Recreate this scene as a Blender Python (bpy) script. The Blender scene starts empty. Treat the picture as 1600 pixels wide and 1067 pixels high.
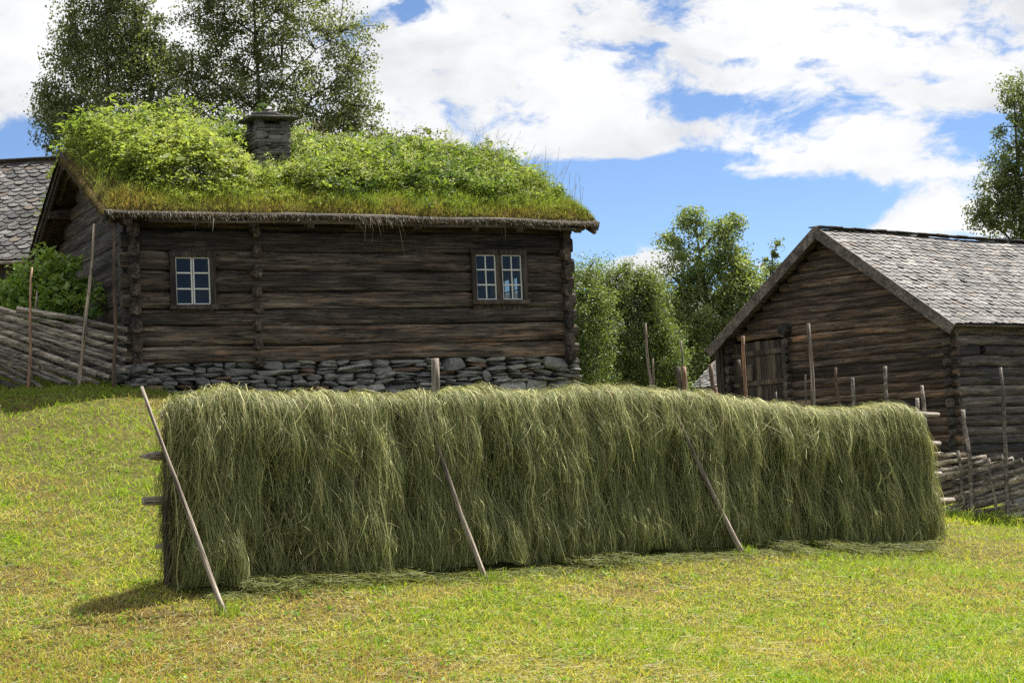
import bpy, math, numpy as np
from mathutils import Vector, Matrix
R = np.random.default_rng(7)
sc = bpy.context.scene
COL = sc.collection
PI = math.pi
EZ = 1.5                                    # eye height over the datum

# ------------------------------------------------------------------ camera
F = 2550.0
ROLL = math.atan(0.047)
PITCH = math.atan(156.5 * math.cos(ROLL) / F)
fw = np.array([0, math.cos(PITCH), math.sin(PITCH)])
r0 = np.array([1.0, 0, 0]); u0 = np.array([0, -math.sin(PITCH), math.cos(PITCH)])
UP = math.cos(ROLL) * u0 + math.sin(ROLL) * r0
RT = math.cos(ROLL) * r0 - math.sin(ROLL) * u0
def ray(px, py): return fw * F + RT * (px - 800) + UP * (533.5 - py)
def P(px, py, Y):
    d = ray(px, py); p = d * (Y / d[1]); p[2] += EZ
    return p
def PXM(Y): return F / Y                    # photo pixels per metre at depth Y
cd = bpy.data.cameras.new('camera'); cam = bpy.data.objects.new('camera', cd); COL.objects.link(cam)
cd.sensor_width = 36; cd.lens = F / 1600 * 36; cd.clip_end = 6000; cd.clip_start = 0.1
m = Matrix.Identity(4)
for i in range(3):
    m[i][0] = RT[i]; m[i][1] = UP[i]; m[i][2] = -fw[i]
m[2][3] = EZ
cam.matrix_world = m
sc.camera = cam

# ------------------------------------------------------------------ noise
def _h(ix, iy, iz, seed):
    n = (ix.astype(np.int64) * 374761393 + iy.astype(np.int64) * 668265263 + iz.astype(np.int64) * 2147483647 + seed * 1274126177) & 0xffffffff
    n = ((n ^ (n >> 13)) * 1274126177) & 0xffffffff
    n = n ^ (n >> 16)
    return (n & 0xffff) / 65535.0
def vnoise(p, seed=0):
    p = np.asarray(p, float)
    i = np.floor(p).astype(np.int64); f = p - i; f = f * f * (3 - 2 * f)
    r = 0
    for a in (0, 1):
        wa = f[..., 0] if a else 1 - f[..., 0]
        for b in (0, 1):
            wb = f[..., 1] if b else 1 - f[..., 1]
            for c in (0, 1):
                wc = f[..., 2] if c else 1 - f[..., 2]
                r = r + wa * wb * wc * _h(i[..., 0] + a, i[..., 1] + b, i[..., 2] + c, seed)
    return r * 2 - 1
def fbm(p, seed=0, o=3):
    p = np.asarray(p, float); r = 0; a = 1; t = 0
    for k in range(o):
        r = r + a * vnoise(p * 2 ** k, seed + k); t += a; a *= .5
    return r / t
def n2(x, y, s, seed=0, o=3):
    x = np.asarray(x, float); y = np.broadcast_to(np.asarray(y, float), x.shape)
    return fbm(np.stack([x * s, y * s, np.zeros_like(x) + .37], -1), seed, o)
def sstep(a, b, x):
    t = np.clip((x - a) / (b - a), 0, 1); return t * t * (3 - 2 * t)

# ------------------------------------------------------------------ object helpers
def tag(o, label=None, cat=None, group=None, kind=None):
    if label: o['label'] = label
    if cat: o['category'] = cat
    if group: o['group'] = group
    if kind: o['kind'] = kind
    return o
def empty(name, loc=(0, 0, 0), rz=0, label=None, cat=None, group=None):
    o = bpy.data.objects.new(name, None); COL.objects.link(o)
    o.location = loc; o.rotation_euler = (0, 0, rz); o.empty_display_size = .3
    return tag(o, label, cat, group)
def link(name, me, mat, parent=None, loc=(0, 0, 0), rz=0):
    o = bpy.data.objects.new(name, me); COL.objects.link(o)
    if mat is not None: me.materials.append(mat)
    o.location = loc; o.rotation_euler = (0, 0, rz)
    if parent: o.parent = parent
    return o
def add_attr(me, k, v):
    v = np.asarray(v, np.float32)
    if v.ndim == 1:
        a = me.attributes.new(k, 'FLOAT', 'POINT'); a.data.foreach_set('value', v)
    else:
        if v.shape[1] == 3: v = np.concatenate([v, np.ones((len(v), 1), np.float32)], 1)
        a = me.attributes.new(k, 'FLOAT_COLOR', 'POINT'); a.data.foreach_set('color', v.ravel())
def npmesh(name, V, Q, attrs=None, smooth=False):
    V = np.asarray(V, np.float32).reshape(-1, 3); Q = np.asarray(Q, np.int32)
    k = Q.shape[1]
    me = bpy.data.meshes.new(name)
    me.vertices.add(len(V)); me.vertices.foreach_set('co', V.ravel())
    me.loops.add(Q.size); me.loops.foreach_set('vertex_index', Q.ravel())
    me.polygons.add(len(Q)); me.polygons.foreach_set('loop_start', np.arange(0, Q.size, k, dtype=np.int32))
    me.update(calc_edges=True)
    if smooth: me.polygons.foreach_set('use_smooth', np.ones(len(Q), bool))
    for kk, v in (attrs or {}).items(): add_attr(me, kk, v)
    return me
class MB:
    """gathers shapes for ONE mesh"""
    def __init__(s): s.v = []; s.f = []; s.t = []; s.n = 0
    def add(s, V, Fc, tint=.5):
        V = np.asarray(V, float); s.v.append(V)
        s.f += [tuple(i + s.n for i in f) for f in Fc]
        s.t.append(np.full(len(V), tint) if np.isscalar(tint) else np.asarray(tint)); s.n += len(V)
    def build(s, name, mat, parent=None, loc=(0, 0, 0), rz=0, smooth=False):
        me = bpy.data.meshes.new(name)
        me.from_pydata(np.concatenate(s.v).tolist(), [], s.f)
        add_attr(me, 'tint', np.concatenate(s.t))
        if smooth: me.polygons.foreach_set('use_smooth', np.ones(len(me.polygons), bool))
        return link(name, me, mat, parent, loc, rz)
    def box(s, c, d, rot=None, tint=None, bev=.006, wob=0):
        c = np.asarray(c, float); h = np.asarray(d, float) / 2
        b = min(bev, *(h * .45))
        V = []; 
        # bevelled box: 24 verts
        idx = {}
        for sx in (-1, 1):
            for sy in (-1, 1):
                for sz in (-1, 1):
                    sg = np.array([sx, sy, sz])
                    for ax in range(3):
                        p = sg * (h - b); p[ax] = sg[ax] * h[ax]
                        idx[(sx, sy, sz, ax)] = len(V); V.append(p)
        Fc = []
        for ax in range(3):
            o1, o2 = (ax + 1) % 3, (ax + 2) % 3
            for sg in (-1, 1):
                q = []
                for a, bb in ((-1, -1), (1, -1), (1, 1), (-1, 1)):
                    k = [0, 0, 0]; k[ax] = sg; k[o1] = a; k[o2] = bb; q.append(idx[(*k, ax)])
                Fc.append(q if sg > 0 else q[::-1])
        for ax in range(3):                          # edges
            o1, o2 = (ax + 1) % 3, (ax + 2) % 3
            for a in (-1, 1):
                for bb in (-1, 1):
                    k1 = [0, 0, 0]; k1[o1] = a; k1[o2] = bb; k2 = list(k1); k1[ax] = -1; k2[ax] = 1
                    q = [idx[(*k1, o1)], idx[(*k2, o1)], idx[(*k2, o2)], idx[(*k1, o2)]]
                    Fc.append(q if a * bb > 0 else q[::-1])
        for sx in (-1, 1):
            for sy in (-1, 1):
                for sz in (-1, 1):
                    q = [idx[(sx, sy, sz, 0)], idx[(sx, sy, sz, 1)], idx[(sx, sy, sz, 2)]]
                    Fc.append(q if sx * sy * sz > 0 else q[::-1])
        V = np.array(V)
        if wob: V = V + R.normal(0, wob, V.shape)
        if rot is not None: V = V @ np.asarray(rot).T
        s.add(V + c, Fc, R.random() if tint is None else tint)
    def tube(s, pts, rad, m=8, tint=None, rough=.0):
        pts = np.asarray(pts, float); n = len(pts)
        rad = np.broadcast_to(np.asarray(rad, float), (n,))
        t = np.gradient(pts, axis=0); t /= np.linalg.norm(t, axis=1)[:, None] + 1e-9
        up = np.array([0, 0, 1.0]) if abs(t[:, 2]).mean() < .8 else np.array([1.0, 0, 0])
        a = np.cross(t, up); a /= np.linalg.norm(a, axis=1)[:, None] + 1e-9; b = np.cross(t, a)
        th = np.arange(m) * 2 * PI / m
        rr = rad[:, None] * (1 + (R.normal(0, rough, (n, m)) if rough else 0))
        V = pts[:, None] + rr[..., None] * (np.cos(th)[None, :, None] * a[:, None] + np.sin(th)[None, :, None] * b[:, None])
        Fc = []
        for i in range(n - 1):
            for j in range(m):
                k = (j + 1) % m
                Fc.append((i * m + j, i * m + k, (i + 1) * m + k, (i + 1) * m + j))
        Fc.append(tuple(range(m))[::-1]); Fc.append(tuple((n - 1) * m + j for j in range(m)))
        s.add(V.reshape(-1, 3), Fc, R.random() if tint is None else tint)
    def log(s, x0, x1, z0, z1, th, y=0, tint=None, m=12, over=1.05, ends=(0, 0), wav=.012, flat=1.0):
        """hewn log along local x; ends = lengths at either end cut slimmer past the notch"""
        L = x1 - x0; n = max(3, int(L / .16) + 2)
        x = np.linspace(x0, x1, n); sd = R.random() * 100
        zc = (z0 + z1) / 2 + wav * vnoise(np.stack([x * .9 + sd, x * 0, x * 0], -1), 3) + wav * .5 * vnoise(np.stack([x * 3 + sd, x * 0, x * 0], -1), 4)
        hz = (z1 - z0) / 2 * over * (1 + .05 * vnoise(np.stack([x * 1.3 + sd, x * 0 + 5, x * 0], -1), 5))
        hy = th / 2 * (1 + .10 * vnoise(np.stack([x * 1.1 + sd, x * 0 + 9, x * 0], -1), 6))
        k = np.ones(n)
        k[0] = k[-1] = .86
        if ends[0] > 0: k = np.where(x < x0 + ends[0], k * .84, k)
        if ends[1] > 0: k = np.where(x > x1 - ends[1], k * .84, k)
        a = np.arange(m) * 2 * PI / m + PI / m
        cy = np.sign(np.cos(a)) * abs(np.cos(a)) ** (.75 if flat > .9 else .42); cz = np.sign(np.sin(a)) * abs(np.sin(a)) ** (.62 if flat > .9 else .5)
        Y = y + (hy * k)[:, None] * cy * (1 + R.normal(0, .018, (n, m))); Z = zc[:, None] + (hz * k)[:, None] * cz
        X = np.repeat(x[:, None], m, 1)
        V = np.stack([X, Y, Z], -1).reshape(-1, 3); Fc = []
        for i in range(n - 1):
            for j in range(m):
                q = (j + 1) % m
                Fc.append((i * m + j, (i + 1) * m + j, (i + 1) * m + q, i * m + q))
        Fc.append(tuple(range(m))); Fc.append(tuple((n - 1) * m + j for j in range(m))[::-1])
        s.add(V, Fc, R.random() if tint is None else tint)
def ico_rock():
    t = (1 + 5 ** .5) / 2
    V = np.array([(-1, t, 0), (1, t, 0), (-1, -t, 0), (1, -t, 0), (0, -1, t), (0, 1, t), (0, -1, -t), (0, 1, -t), (t, 0, -1), (t, 0, 1), (-t, 0, -1), (-t, 0, 1)], float)
    Fc = [(0, 11, 5), (0, 5, 1), (0, 1, 7), (0, 7, 10), (0, 10, 11), (1, 5, 9), (5, 11, 4), (11, 10, 2), (10, 7, 6), (7, 1, 8), (3, 9, 4), (3, 4, 2), (3, 2, 6), (3, 6, 8), (3, 8, 9), (4, 9, 5), (2, 4, 11), (6, 2, 10), (8, 6, 7), (9, 8, 1)]
    V /= np.linalg.norm(V[0])
    for _ in range(2):
        V = list(map(tuple, V)); mid = {}; nf = []
        def mp(a, b):
            k = (min(a, b), max(a, b))
            if k not in mid:
                p = (np.array(V[a]) + np.array(V[b])) / 2; p /= np.linalg.norm(p); mid[k] = len(V); V.append(tuple(p))
            return mid[k]
        for a, b, c in Fc:
            ab, bc, ca = mp(a, b), mp(b, c), mp(c, a); nf += [(a, ab, ca), (b, bc, ab), (c, ca, bc), (ab, bc, ca)]
        Fc = nf; V = np.array(V)
    return V, Fc
RV, RF = ico_rock()
def rock(mb, c, d, tint=None, rz=0, tilt=0, sq=.5, cut=9):
    """angular stone: a squarish body cut by random planes"""
    V = np.sign(RV) * abs(RV) ** sq
    V /= abs(V).max()
    for _ in range(cut):
        n = R.normal(0, 1, 3); n[2] *= .7; n /= np.linalg.norm(n); h = R.uniform(.72, 1.05)
        q = V @ n; V = V - np.clip(q - h, 0, None)[:, None] * n
    V = V + .05 * np.stack([vnoise(V * 2.2 + R.random(3) * 50, k) for k in range(3)], -1)
    V = V * (np.asarray(d) / 2)
    ct, st = math.cos(tilt), math.sin(tilt)
    V = V @ np.array([[ct, 0, -st], [0, 1, 0], [st, 0, ct]]).T
    ca, sa = math.cos(rz), math.sin(rz)
    V = V @ np.array([[ca, -sa, 0], [sa, ca, 0], [0, 0, 1]]).T
    mb.add(V + np.asarray(c), RF, R.random() if tint is None else tint)
def ribbons(C, S, W):
    """C (N,K,3) centre lines, S (N,3) side vectors, W (N,K) widths -> V, Q"""
    N, K = C.shape[:2]
    a = C - S[:, None] * W[..., None] / 2; b = C + S[:, None] * W[..., None] / 2
    V = np.stack([a, b], 2).reshape(-1, 3)
    base = (np.arange(N) * K * 2)[:, None] + np.arange(K - 1)[None] * 2
    Q = np.stack([base, base + 1, base + 3, base + 2], -1).reshape(-1, 4)
    return V, Q
def unit(v): return v / (np.linalg.norm(v, axis=-1, keepdims=True) + 1e-9)
def leafquads(C, size, asp=.6, nrm=None, axis=None, fold=0):
    """pointed leaves as diamonds: C (N,3) centres"""
    N = len(C)
    if nrm is None: nrm = unit(R.normal(0, 1, (N, 3)))
    if axis is None: axis = R.normal(0, 1, (N, 3))
    axis = unit(axis - (axis * nrm).sum(-1, keepdims=True) * nrm); sd = np.cross(nrm, axis)
    l = size[:, None] / 2; w = l * asp
    V = np.stack([C - axis * l, C + sd * w - axis * l * .1, C + axis * l, C - sd * w - axis * l * .1], 1).reshape(-1, 3)
    return V, np.arange(N * 4).reshape(-1, 4)
def lerp(a, b, t):
    a = np.asarray(a, float); b = np.asarray(b, float); t = np.asarray(t)[..., None]
    return a * (1 - t) + b * t

# ------------------------------------------------------------------ materials
def newmat(name):
    mt = bpy.data.materials.new(name); mt.use_nodes = True
    nt = mt.node_tree; nt.nodes.clear()
    out = nt.nodes.new('ShaderNodeOutputMaterial')
    return mt, nt, out
def N(nt, typ, ins=None, **kw):
    n = nt.nodes.new('ShaderNode' + typ)
    for k, v in kw.items(): setattr(n, k, v)
    for k, v in (ins or {}).items():
        if isinstance(v, bpy.types.NodeSocket): nt.links.new(v, n.inputs[k])
        else: n.inputs[k].default_value = v
    return n
def ramp(nt, fac, stops):
    n = nt.nodes.new('ShaderNodeValToRGB'); nt.links.new(fac, n.inputs[0]); e = n.color_ramp.elements
    while len(e) < len(stops): e.new(.5)
    for i, (p, c) in enumerate(stops):
        e[i].position = p; e[i].color = (*c, 1) if len(c) == 3 else c
    return n.outputs[0]
def mixc(nt, fac, a, b, mode='MIX'):
    n = nt.nodes.new('ShaderNodeMix'); n.data_type = 'RGBA'; n.blend_type = mode
    for s, v in ((n.inputs[0], fac), (n.inputs[6], a), (n.inputs[7], b)):
        if isinstance(v, bpy.types.NodeSocket): nt.links.new(v, s)
        else: s.default_value = v if not isinstance(v, tuple) else (*v[:3], 1)
    return n.outputs[2]
def math_(nt, op, a, b=0.0, c=0.0, clamp=False):
    n = nt.nodes.new('ShaderNodeMath'); n.operation = op; n.use_clamp = clamp
    for i, v in enumerate((a, b, c)):
        if i >= len(n.inputs): break
        if isinstance(v, bpy.types.NodeSocket): nt.links.new(v, n.inputs[i])
        else: n.inputs[i].default_value = v
    return n.outputs[0]
def noise(nt, vec, scale, detail=4, rough=.6, dist=0):
    return N(nt, 'TexNoise', {'Vector': vec, 'Scale': scale, 'Detail': detail, 'Roughness': rough, 'Distortion': dist}).outputs[0]
def mapping(nt, vec, scale):
    return N(nt, 'Mapping', {'Vector': vec, 'Scale': scale}).outputs[0]
def attr(nt, name): return N(nt, 'Attribute', attribute_name=name)

def wood(name, dark, mid, light, warm, warm_amt=.35, axis=0, grain=1.0, rough=.75, bump=.5):
    """weathered wood, grain along the local axis"""
    mt, nt, out = newmat(name)
    tc = N(nt, 'TexCoord').outputs['Object']
    t = attr(nt, 'tint').outputs['Fac']
    off = N(nt, 'CombineXYZ', {'X': math_(nt, 'MULTIPLY', t, 37.0), 'Y': math_(nt, 'MULTIPLY', t, 11.0), 'Z': 0.0}).outputs[0]
    v = N(nt, 'VectorMath', {0: tc, 1: off}, operation='ADD').outputs[0]
    sc1 = [17 * grain] * 3; sc1[axis] = 1.0
    sc2 = [9 * grain] * 3; sc2[axis] = 1.0
    sc3 = [70 * grain] * 3; sc3[axis] = 1.6
    g1 = noise(nt, mapping(nt, v, sc1), 1, 6, .65, .6)
    g2 = noise(nt, mapping(nt, v, sc2), 1, 4, .6, 1.2)
    g3 = noise(nt, mapping(nt, v, sc3), 1, 3, .6)
    c = ramp(nt, g1, [(.30, dark), (.52, mid), (.74, light)])
    wf = math_(nt, 'MULTIPLY', ramp(nt, g2, [(.50, (0, 0, 0)), (.66, (1, 1, 1))]), math_(nt, 'MULTIPLY', math_(nt, 'ADD', t, .15), warm_amt * 1.4), clamp=True)
    c = mixc(nt, wf, c, warm)
    crack = ramp(nt, g3, [(.33, (.25, .25, .25)), (.43, (1, 1, 1))])
    c = mixc(nt, .8, c, crack, 'MULTIPLY')
    sc4 = [34 * grain] * 3; sc4[axis] = .45
    g4 = noise(nt, mapping(nt, v, sc4), 1, 3, .5, .3)
    c = mixc(nt, .85, c, ramp(nt, g4, [(.32, (.18, .17, .16)), (.40, (1, 1, 1))]), 'MULTIPLY')
    sc5 = [3.0 * grain] * 3; sc5[axis] = .7
    c = mixc(nt, .9, c, ramp(nt, noise(nt, mapping(nt, v, sc5), 1, 3, .6, .8), [(.34, (.45, .45, .45)), (.64, (1.75, 1.7, 1.65))]), 'MULTIPLY')
    sc6 = [17 * grain] * 3; sc6[axis] = .55
    g6 = noise(nt, mapping(nt, v, sc6), 1, 4, .55, .5)
    lines = ramp(nt, math_(nt, 'ABSOLUTE', math_(nt, 'SUBTRACT', g6, .5)), [(.004, (.10, .09, .08)), (.022, (1, 1, 1))])
    c = mixc(nt, .9, c, lines, 'MULTIPLY')
    sc7 = [16 * grain] * 3; sc7[axis] = .9
    silver = ramp(nt, noise(nt, mapping(nt, v, sc7), 1, 5, .7, .3), [(.55, (0, 0, 0)), (.68, (1, 1, 1))])
    c = mixc(nt, math_(nt, 'MULTIPLY', silver, .4), c, tuple(x * 1.5 for x in light))
    sk = [7.0] * 3; sk[axis] = 2.6
    vo = N(nt, 'TexVoronoi', {'Vector': mapping(nt, v, sk), 'Scale': 1.0}).outputs['Distance']
    c = mixc(nt, ramp(nt, vo, [(.045, (.9, .9, .9)), (.085, (0, 0, 0))]), c, tuple(x * .6 for x in dark))
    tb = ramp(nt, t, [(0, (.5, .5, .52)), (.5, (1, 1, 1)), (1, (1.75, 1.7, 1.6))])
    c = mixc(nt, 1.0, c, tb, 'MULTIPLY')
    h = math_(nt, 'ADD', math_(nt, 'ADD', math_(nt, 'MULTIPLY', g1, .6), math_(nt, 'MULTIPLY', lines, .25)), math_(nt, 'MULTIPLY', g3, .4))
    b = N(nt, 'Bump', {'Height': h, 'Strength': bump, 'Distance': .025}).outputs[0]
    p = N(nt, 'BsdfPrincipled', {'Base Color': c, 'Roughness': rough, 'Normal': b, 'Specular IOR Level': .3})
    nt.links.new(p.outputs[0], out.inputs[0]); return mt
def stone(name, a, b, lich, sc=6, warm=(.16, .09, .05), rough=.8, spec=.35, rust=.12):
    mt, nt, out = newmat(name)
    tc = N(nt, 'TexCoord').outputs['Object']; t = attr(nt, 'tint').outputs['Fac']
    g = noise(nt, mapping(nt, tc, (sc, sc, sc * 2.2)), 1, 8, .7, .4)
    g2 = noise(nt, tc, sc * 5, 4, .6)
    c = ramp(nt, g, [(.3, a), (.7, b)])
    c = mixc(nt, math_(nt, 'MULTIPLY', ramp(nt, g2, [(.56, (0, 0, 0)), (.68, (1, 1, 1))]), .6), c, lich)
    tb = ramp(nt, t, [(0, (.55, .56, .6)), (.5, (1, 1, 1)), (1, (1.7, 1.68, 1.65))])
    c = mixc(nt, 1.0, c, tb, 'MULTIPLY')
    if name == 'slate_shingle':
        big = noise(nt, tc, 1.1, 5, .65, .6)
        c = mixc(nt, 1.0, c, ramp(nt, big, [(.34, (.42, .44, .40)), (.5, (1, 1, 1)), (.66, (1.6, 1.58, 1.5))]), 'MULTIPLY')
    tr = ramp(nt, math_(nt, 'FRACT', math_(nt, 'MULTIPLY', t, 17.3)), [(1 - rust - .01, (0, 0, 0)), (1 - rust, (.75, .75, .75))])
    c = mixc(nt, tr, c, warm)
    h = math_(nt, 'ADD', g, math_(nt, 'MULTIPLY', g2, .4))
    bm = N(nt, 'Bump', {'Height': h, 'Strength': .7, 'Distance': .03}).outputs[0]
    p = N(nt, 'BsdfPrincipled', {'Base Color': c, 'Roughness': rough, 'Normal': bm, 'Specular IOR Level': spec})
    nt.links.new(p.outputs[0], out.inputs[0]); return mt
def leafmat(name, trans=.4, gloss=.06, rough=.4, tcol=(1.15, 1.1, .6), var=0):
    mt, nt, out = newmat(name)
    c = attr(nt, 'col').outputs['Color']
    d = N(nt, 'BsdfDiffuse', {'Color': c}).outputs[0]
    tr = N(nt, 'BsdfTranslucent', {'Color': mixc(nt, 1.0, c, tcol, 'MULTIPLY')}).outputs[0]
    mx = N(nt, 'MixShader', {0: trans, 1: d, 2: tr}).outputs[0]
    gl = N(nt, 'BsdfGlossy', {'Color': (1, 1, 1, 1), 'Roughness': rough}).outputs[0]
    mx = N(nt, 'MixShader', {0: gloss, 1: mx, 2: gl}).outputs[0]
    nt.links.new(mx, out.inputs[0]); return mt
def plain(name, col, rough=.6, spec=.4, nz=0):
    mt, nt, out = newmat(name)
    c = (*col, 1)
    if nz:
        tc = N(nt, 'TexCoord').outputs['Object']
        c = mixc(nt, math_(nt, 'MULTIPLY', noise(nt, tc, nz, 5, .65), .6), col, tuple(x * .45 for x in col))
    p = N(nt, 'BsdfPrincipled', {'Base Color': c, 'Roughness': rough, 'Specular IOR Level': spec})
    nt.links.new(p.outputs[0], out.inputs[0]); return mt

M = {}
M['house_wood'] = wood('house_log_wood', (.010, .0085, .007), (.046, .038, .030), (.150, .127, .102), (.13, .07, .04), .33, bump=1.0)
M['house_wood_y'] = M['house_wood']
M['barn_wood'] = wood('barn_log_wood', (.015, .012, .009), (.068, .053, .041), (.19, .153, .117), (.19, .105, .06), .40, bump=.9)
M['barn_side_wood'] = wood('barn_side_log_wood', (.016, .0145, .013), (.055, .050, .045), (.125, .115, .104), (.10, .07, .045), .15, bump=.9)
M['casing_wood'] = wood('window_casing_wood', (.016, .013, .010), (.042, .034, .027), (.085, .072, .058), (.06, .04, .025), .2, axis=2)
M['rafter_wood'] = wood('rafter_wood', (.018, .015, .012), (.052, .045, .036), (.12, .108, .088), (.10, .085, .04), .3, bump=.9)
M['board_grey'] = wood('grey_board_wood', (.06, .053, .046), (.14, .125, .11), (.25, .23, .205), (.15, .10, .06), .2)
M['door_wood'] = wood('door_board_wood', (.025, .021, .017), (.062, .052, .043), (.125, .108, .09), (.08, .05, .03), .2, axis=2)
M['pole_wood'] = wood('pole_wood', (.08, .066, .055), (.19, .165, .14), (.34, .31, .27), (.20, .12, .075), .35, axis=2, grain=1.6, bump=.9)
M['rail_wood'] = wood('grey_rail_wood', (.08, .07, .06), (.20, .18, .155), (.38, .345, .30), (.2, .13, .08), .2)
M['bark_pole'] = wood('barky_pole_wood', (.045, .030, .022), (.12, .078, .055), (.24, .165, .12), (.2, .095, .05), .45, axis=2)
M['foundation_stone'] = stone('foundation_stone', (.07, .067, .062), (.24, .235, .215), (.38, .37, .33), 7, warm=(.13, .07, .035), rust=.07)
M['chimney_stone'] = stone('chimney_stone', (.05, .046, .042), (.18, .17, .155), (.28, .27, .24), 9, rust=.03)
M['slate'] = stone('slate_shingle', (.024, .023, .024), (.10, .096, .093), (.27, .26, .235), 9, warm=(.10, .075, .055), rough=.7, spec=.3, rust=.06)
M['white_paint'] = plain('white_sash_paint', (.62, .63, .60), .5, .4, 30)
M['iron'] = plain('dark_iron', (.05, .045, .042), .5, .4, 20)
M['leaf'] = leafmat('tree_leaf', .5, .035, .5)
M['weed_leaf'] = leafmat('roof_weed_leaf', .5, .02, .5)
M['grass'] = leafmat('grass_blade', .45, .015, .55, (1.15, 1.1, .6))
M['hay'] = leafmat('hay_strand', .30, .015, .5, (1.1, 1.05, .75))
def barkmat(name, a, b):
    mt, nt, out = newmat(name)
    tc = N(nt, 'TexCoord').outputs['Object']
    g = noise(nt, mapping(nt, tc, (6, 6, 14)), 1, 5, .65)
    c = ramp(nt, g, [(.35, a), (.65, b)])
    p = N(nt, 'BsdfPrincipled', {'Base Color': c, 'Roughness': .85}); nt.links.new(p.outputs[0], out.inputs[0]); return mt
M['bark'] = barkmat('dark_bark', (.03, .026, .022), (.085, .075, .062))
M['birch_bark'] = barkmat('birch_bark', (.07, .06, .05), (.30, .28, .25))
# glass: thin pane, clear with mirror at grazing
mt, nt, out = newmat('window_glass')
tc = N(nt, 'TexCoord').outputs['Object']
bmp = N(nt, 'Bump', {'Height': noise(nt, tc, 3, 2, .5), 'Strength': .05, 'Distance': .02}).outputs[0]
fr = N(nt, 'Fresnel', {'IOR': 1.55, 'Normal': bmp}).outputs[0]
tr = N(nt, 'BsdfTransparent', {'Color': (.82, .86, .84, 1)}).outputs[0]
gl = N(nt, 'BsdfGlossy', {'Color': (1, 1, 1, 1), 'Roughness': .02, 'Normal': bmp}).outputs[0]
nt.links.new(N(nt, 'MixShader', {0: math_(nt, 'MULTIPLY', fr, .6, clamp=True), 1: tr, 2: gl}).outputs[0], out.inputs[0]); M['glass'] = mt
# ground
def groundmat():
    mt, nt, out = newmat('meadow_ground')
    tc = N(nt, 'TexCoord').outputs['Object']
    a = noise(nt, tc, .55, 6, .65); b = noise(nt, tc, 9, 5, .7); c3 = noise(nt, tc, 60, 4, .7)
    c = ramp(nt, a, [(.34, (.055, .062, .014)), (.52, (.085, .078, .024)), (.68, (.13, .095, .035))])
    c = mixc(nt, ramp(nt, b, [(.42, (0, 0, 0)), (.68, (1, 1, 1))]), c, (.15, .11, .05))
    c = mixc(nt, ramp(nt, c3, [(.35, (.8, .8, .8)), (.5, (0, 0, 0))]), c, (.04, .033, .016))
    bm = N(nt, 'Bump', {'Height': c3, 'Strength': .8, 'Distance': .05}).outputs[0]
    p = N(nt, 'BsdfPrincipled', {'Base Color': c, 'Roughness': .95, 'Normal': bm, 'Specular IOR Level': .1})
    nt.links.new(p.outputs[0], out.inputs[0]); return mt
M['ground'] = groundmat()
def mossmat():
    mt, nt, out = newmat('moss_turf')
    tc = N(nt, 'TexCoord').outputs['Object']
    a = noise(nt, tc, 2.2, 6, .7); b = noise(nt, tc, 25, 5, .7)
    c = ramp(nt, a, [(.3, (.045, .03, .015)), (.5, (.12, .095, .025)), (.7, (.16, .13, .035))])
    c = mixc(nt, ramp(nt, b, [(.35, (.85, .85, .85)), (.55, (0, 0, 0))]), c, (.035, .022, .012))
    bm = N(nt, 'Bump', {'Height': b, 'Strength': 1.0, 'Distance': .06}).outputs[0]
    p = N(nt, 'BsdfPrincipled', {'Base Color': c, 'Roughness': .95, 'Normal': bm, 'Specular IOR Level': .1})
    nt.links.new(p.outputs[0], out.inputs[0]); return mt
M['moss'] = mossmat()
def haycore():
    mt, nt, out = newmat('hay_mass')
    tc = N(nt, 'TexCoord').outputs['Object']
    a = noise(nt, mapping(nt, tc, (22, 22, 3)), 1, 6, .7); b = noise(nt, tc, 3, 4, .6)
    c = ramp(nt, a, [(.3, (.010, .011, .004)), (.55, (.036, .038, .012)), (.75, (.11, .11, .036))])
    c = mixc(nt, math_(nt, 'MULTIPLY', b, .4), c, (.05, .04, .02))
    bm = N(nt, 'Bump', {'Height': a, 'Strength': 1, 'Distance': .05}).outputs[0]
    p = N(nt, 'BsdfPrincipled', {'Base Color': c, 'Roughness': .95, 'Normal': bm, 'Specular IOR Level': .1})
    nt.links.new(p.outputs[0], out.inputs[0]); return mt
M['hay_core'] = haycore()
def hillmat():
    mt, nt, out = newmat('forested_hill')
    tc = N(nt, 'TexCoord').outputs['Object']
    a = noise(nt, tc, .12, 8, .75); b = noise(nt, tc, .012, 4, .6)
    c = ramp(nt, a, [(.3, (.012, .022, .018)), (.7, (.04, .055, .035))])
    c = mixc(nt, ramp(nt, b, [(.5, (0, 0, 0)), (.7, (1, 1, 1))]), c, (.05, .058, .04))
    p = N(nt, 'BsdfPrincipled', {'Base Color': c, 'Roughness': 1}); nt.links.new(p.outputs[0], out.inputs[0]); return mt
M['hill'] = hillmat()

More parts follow.
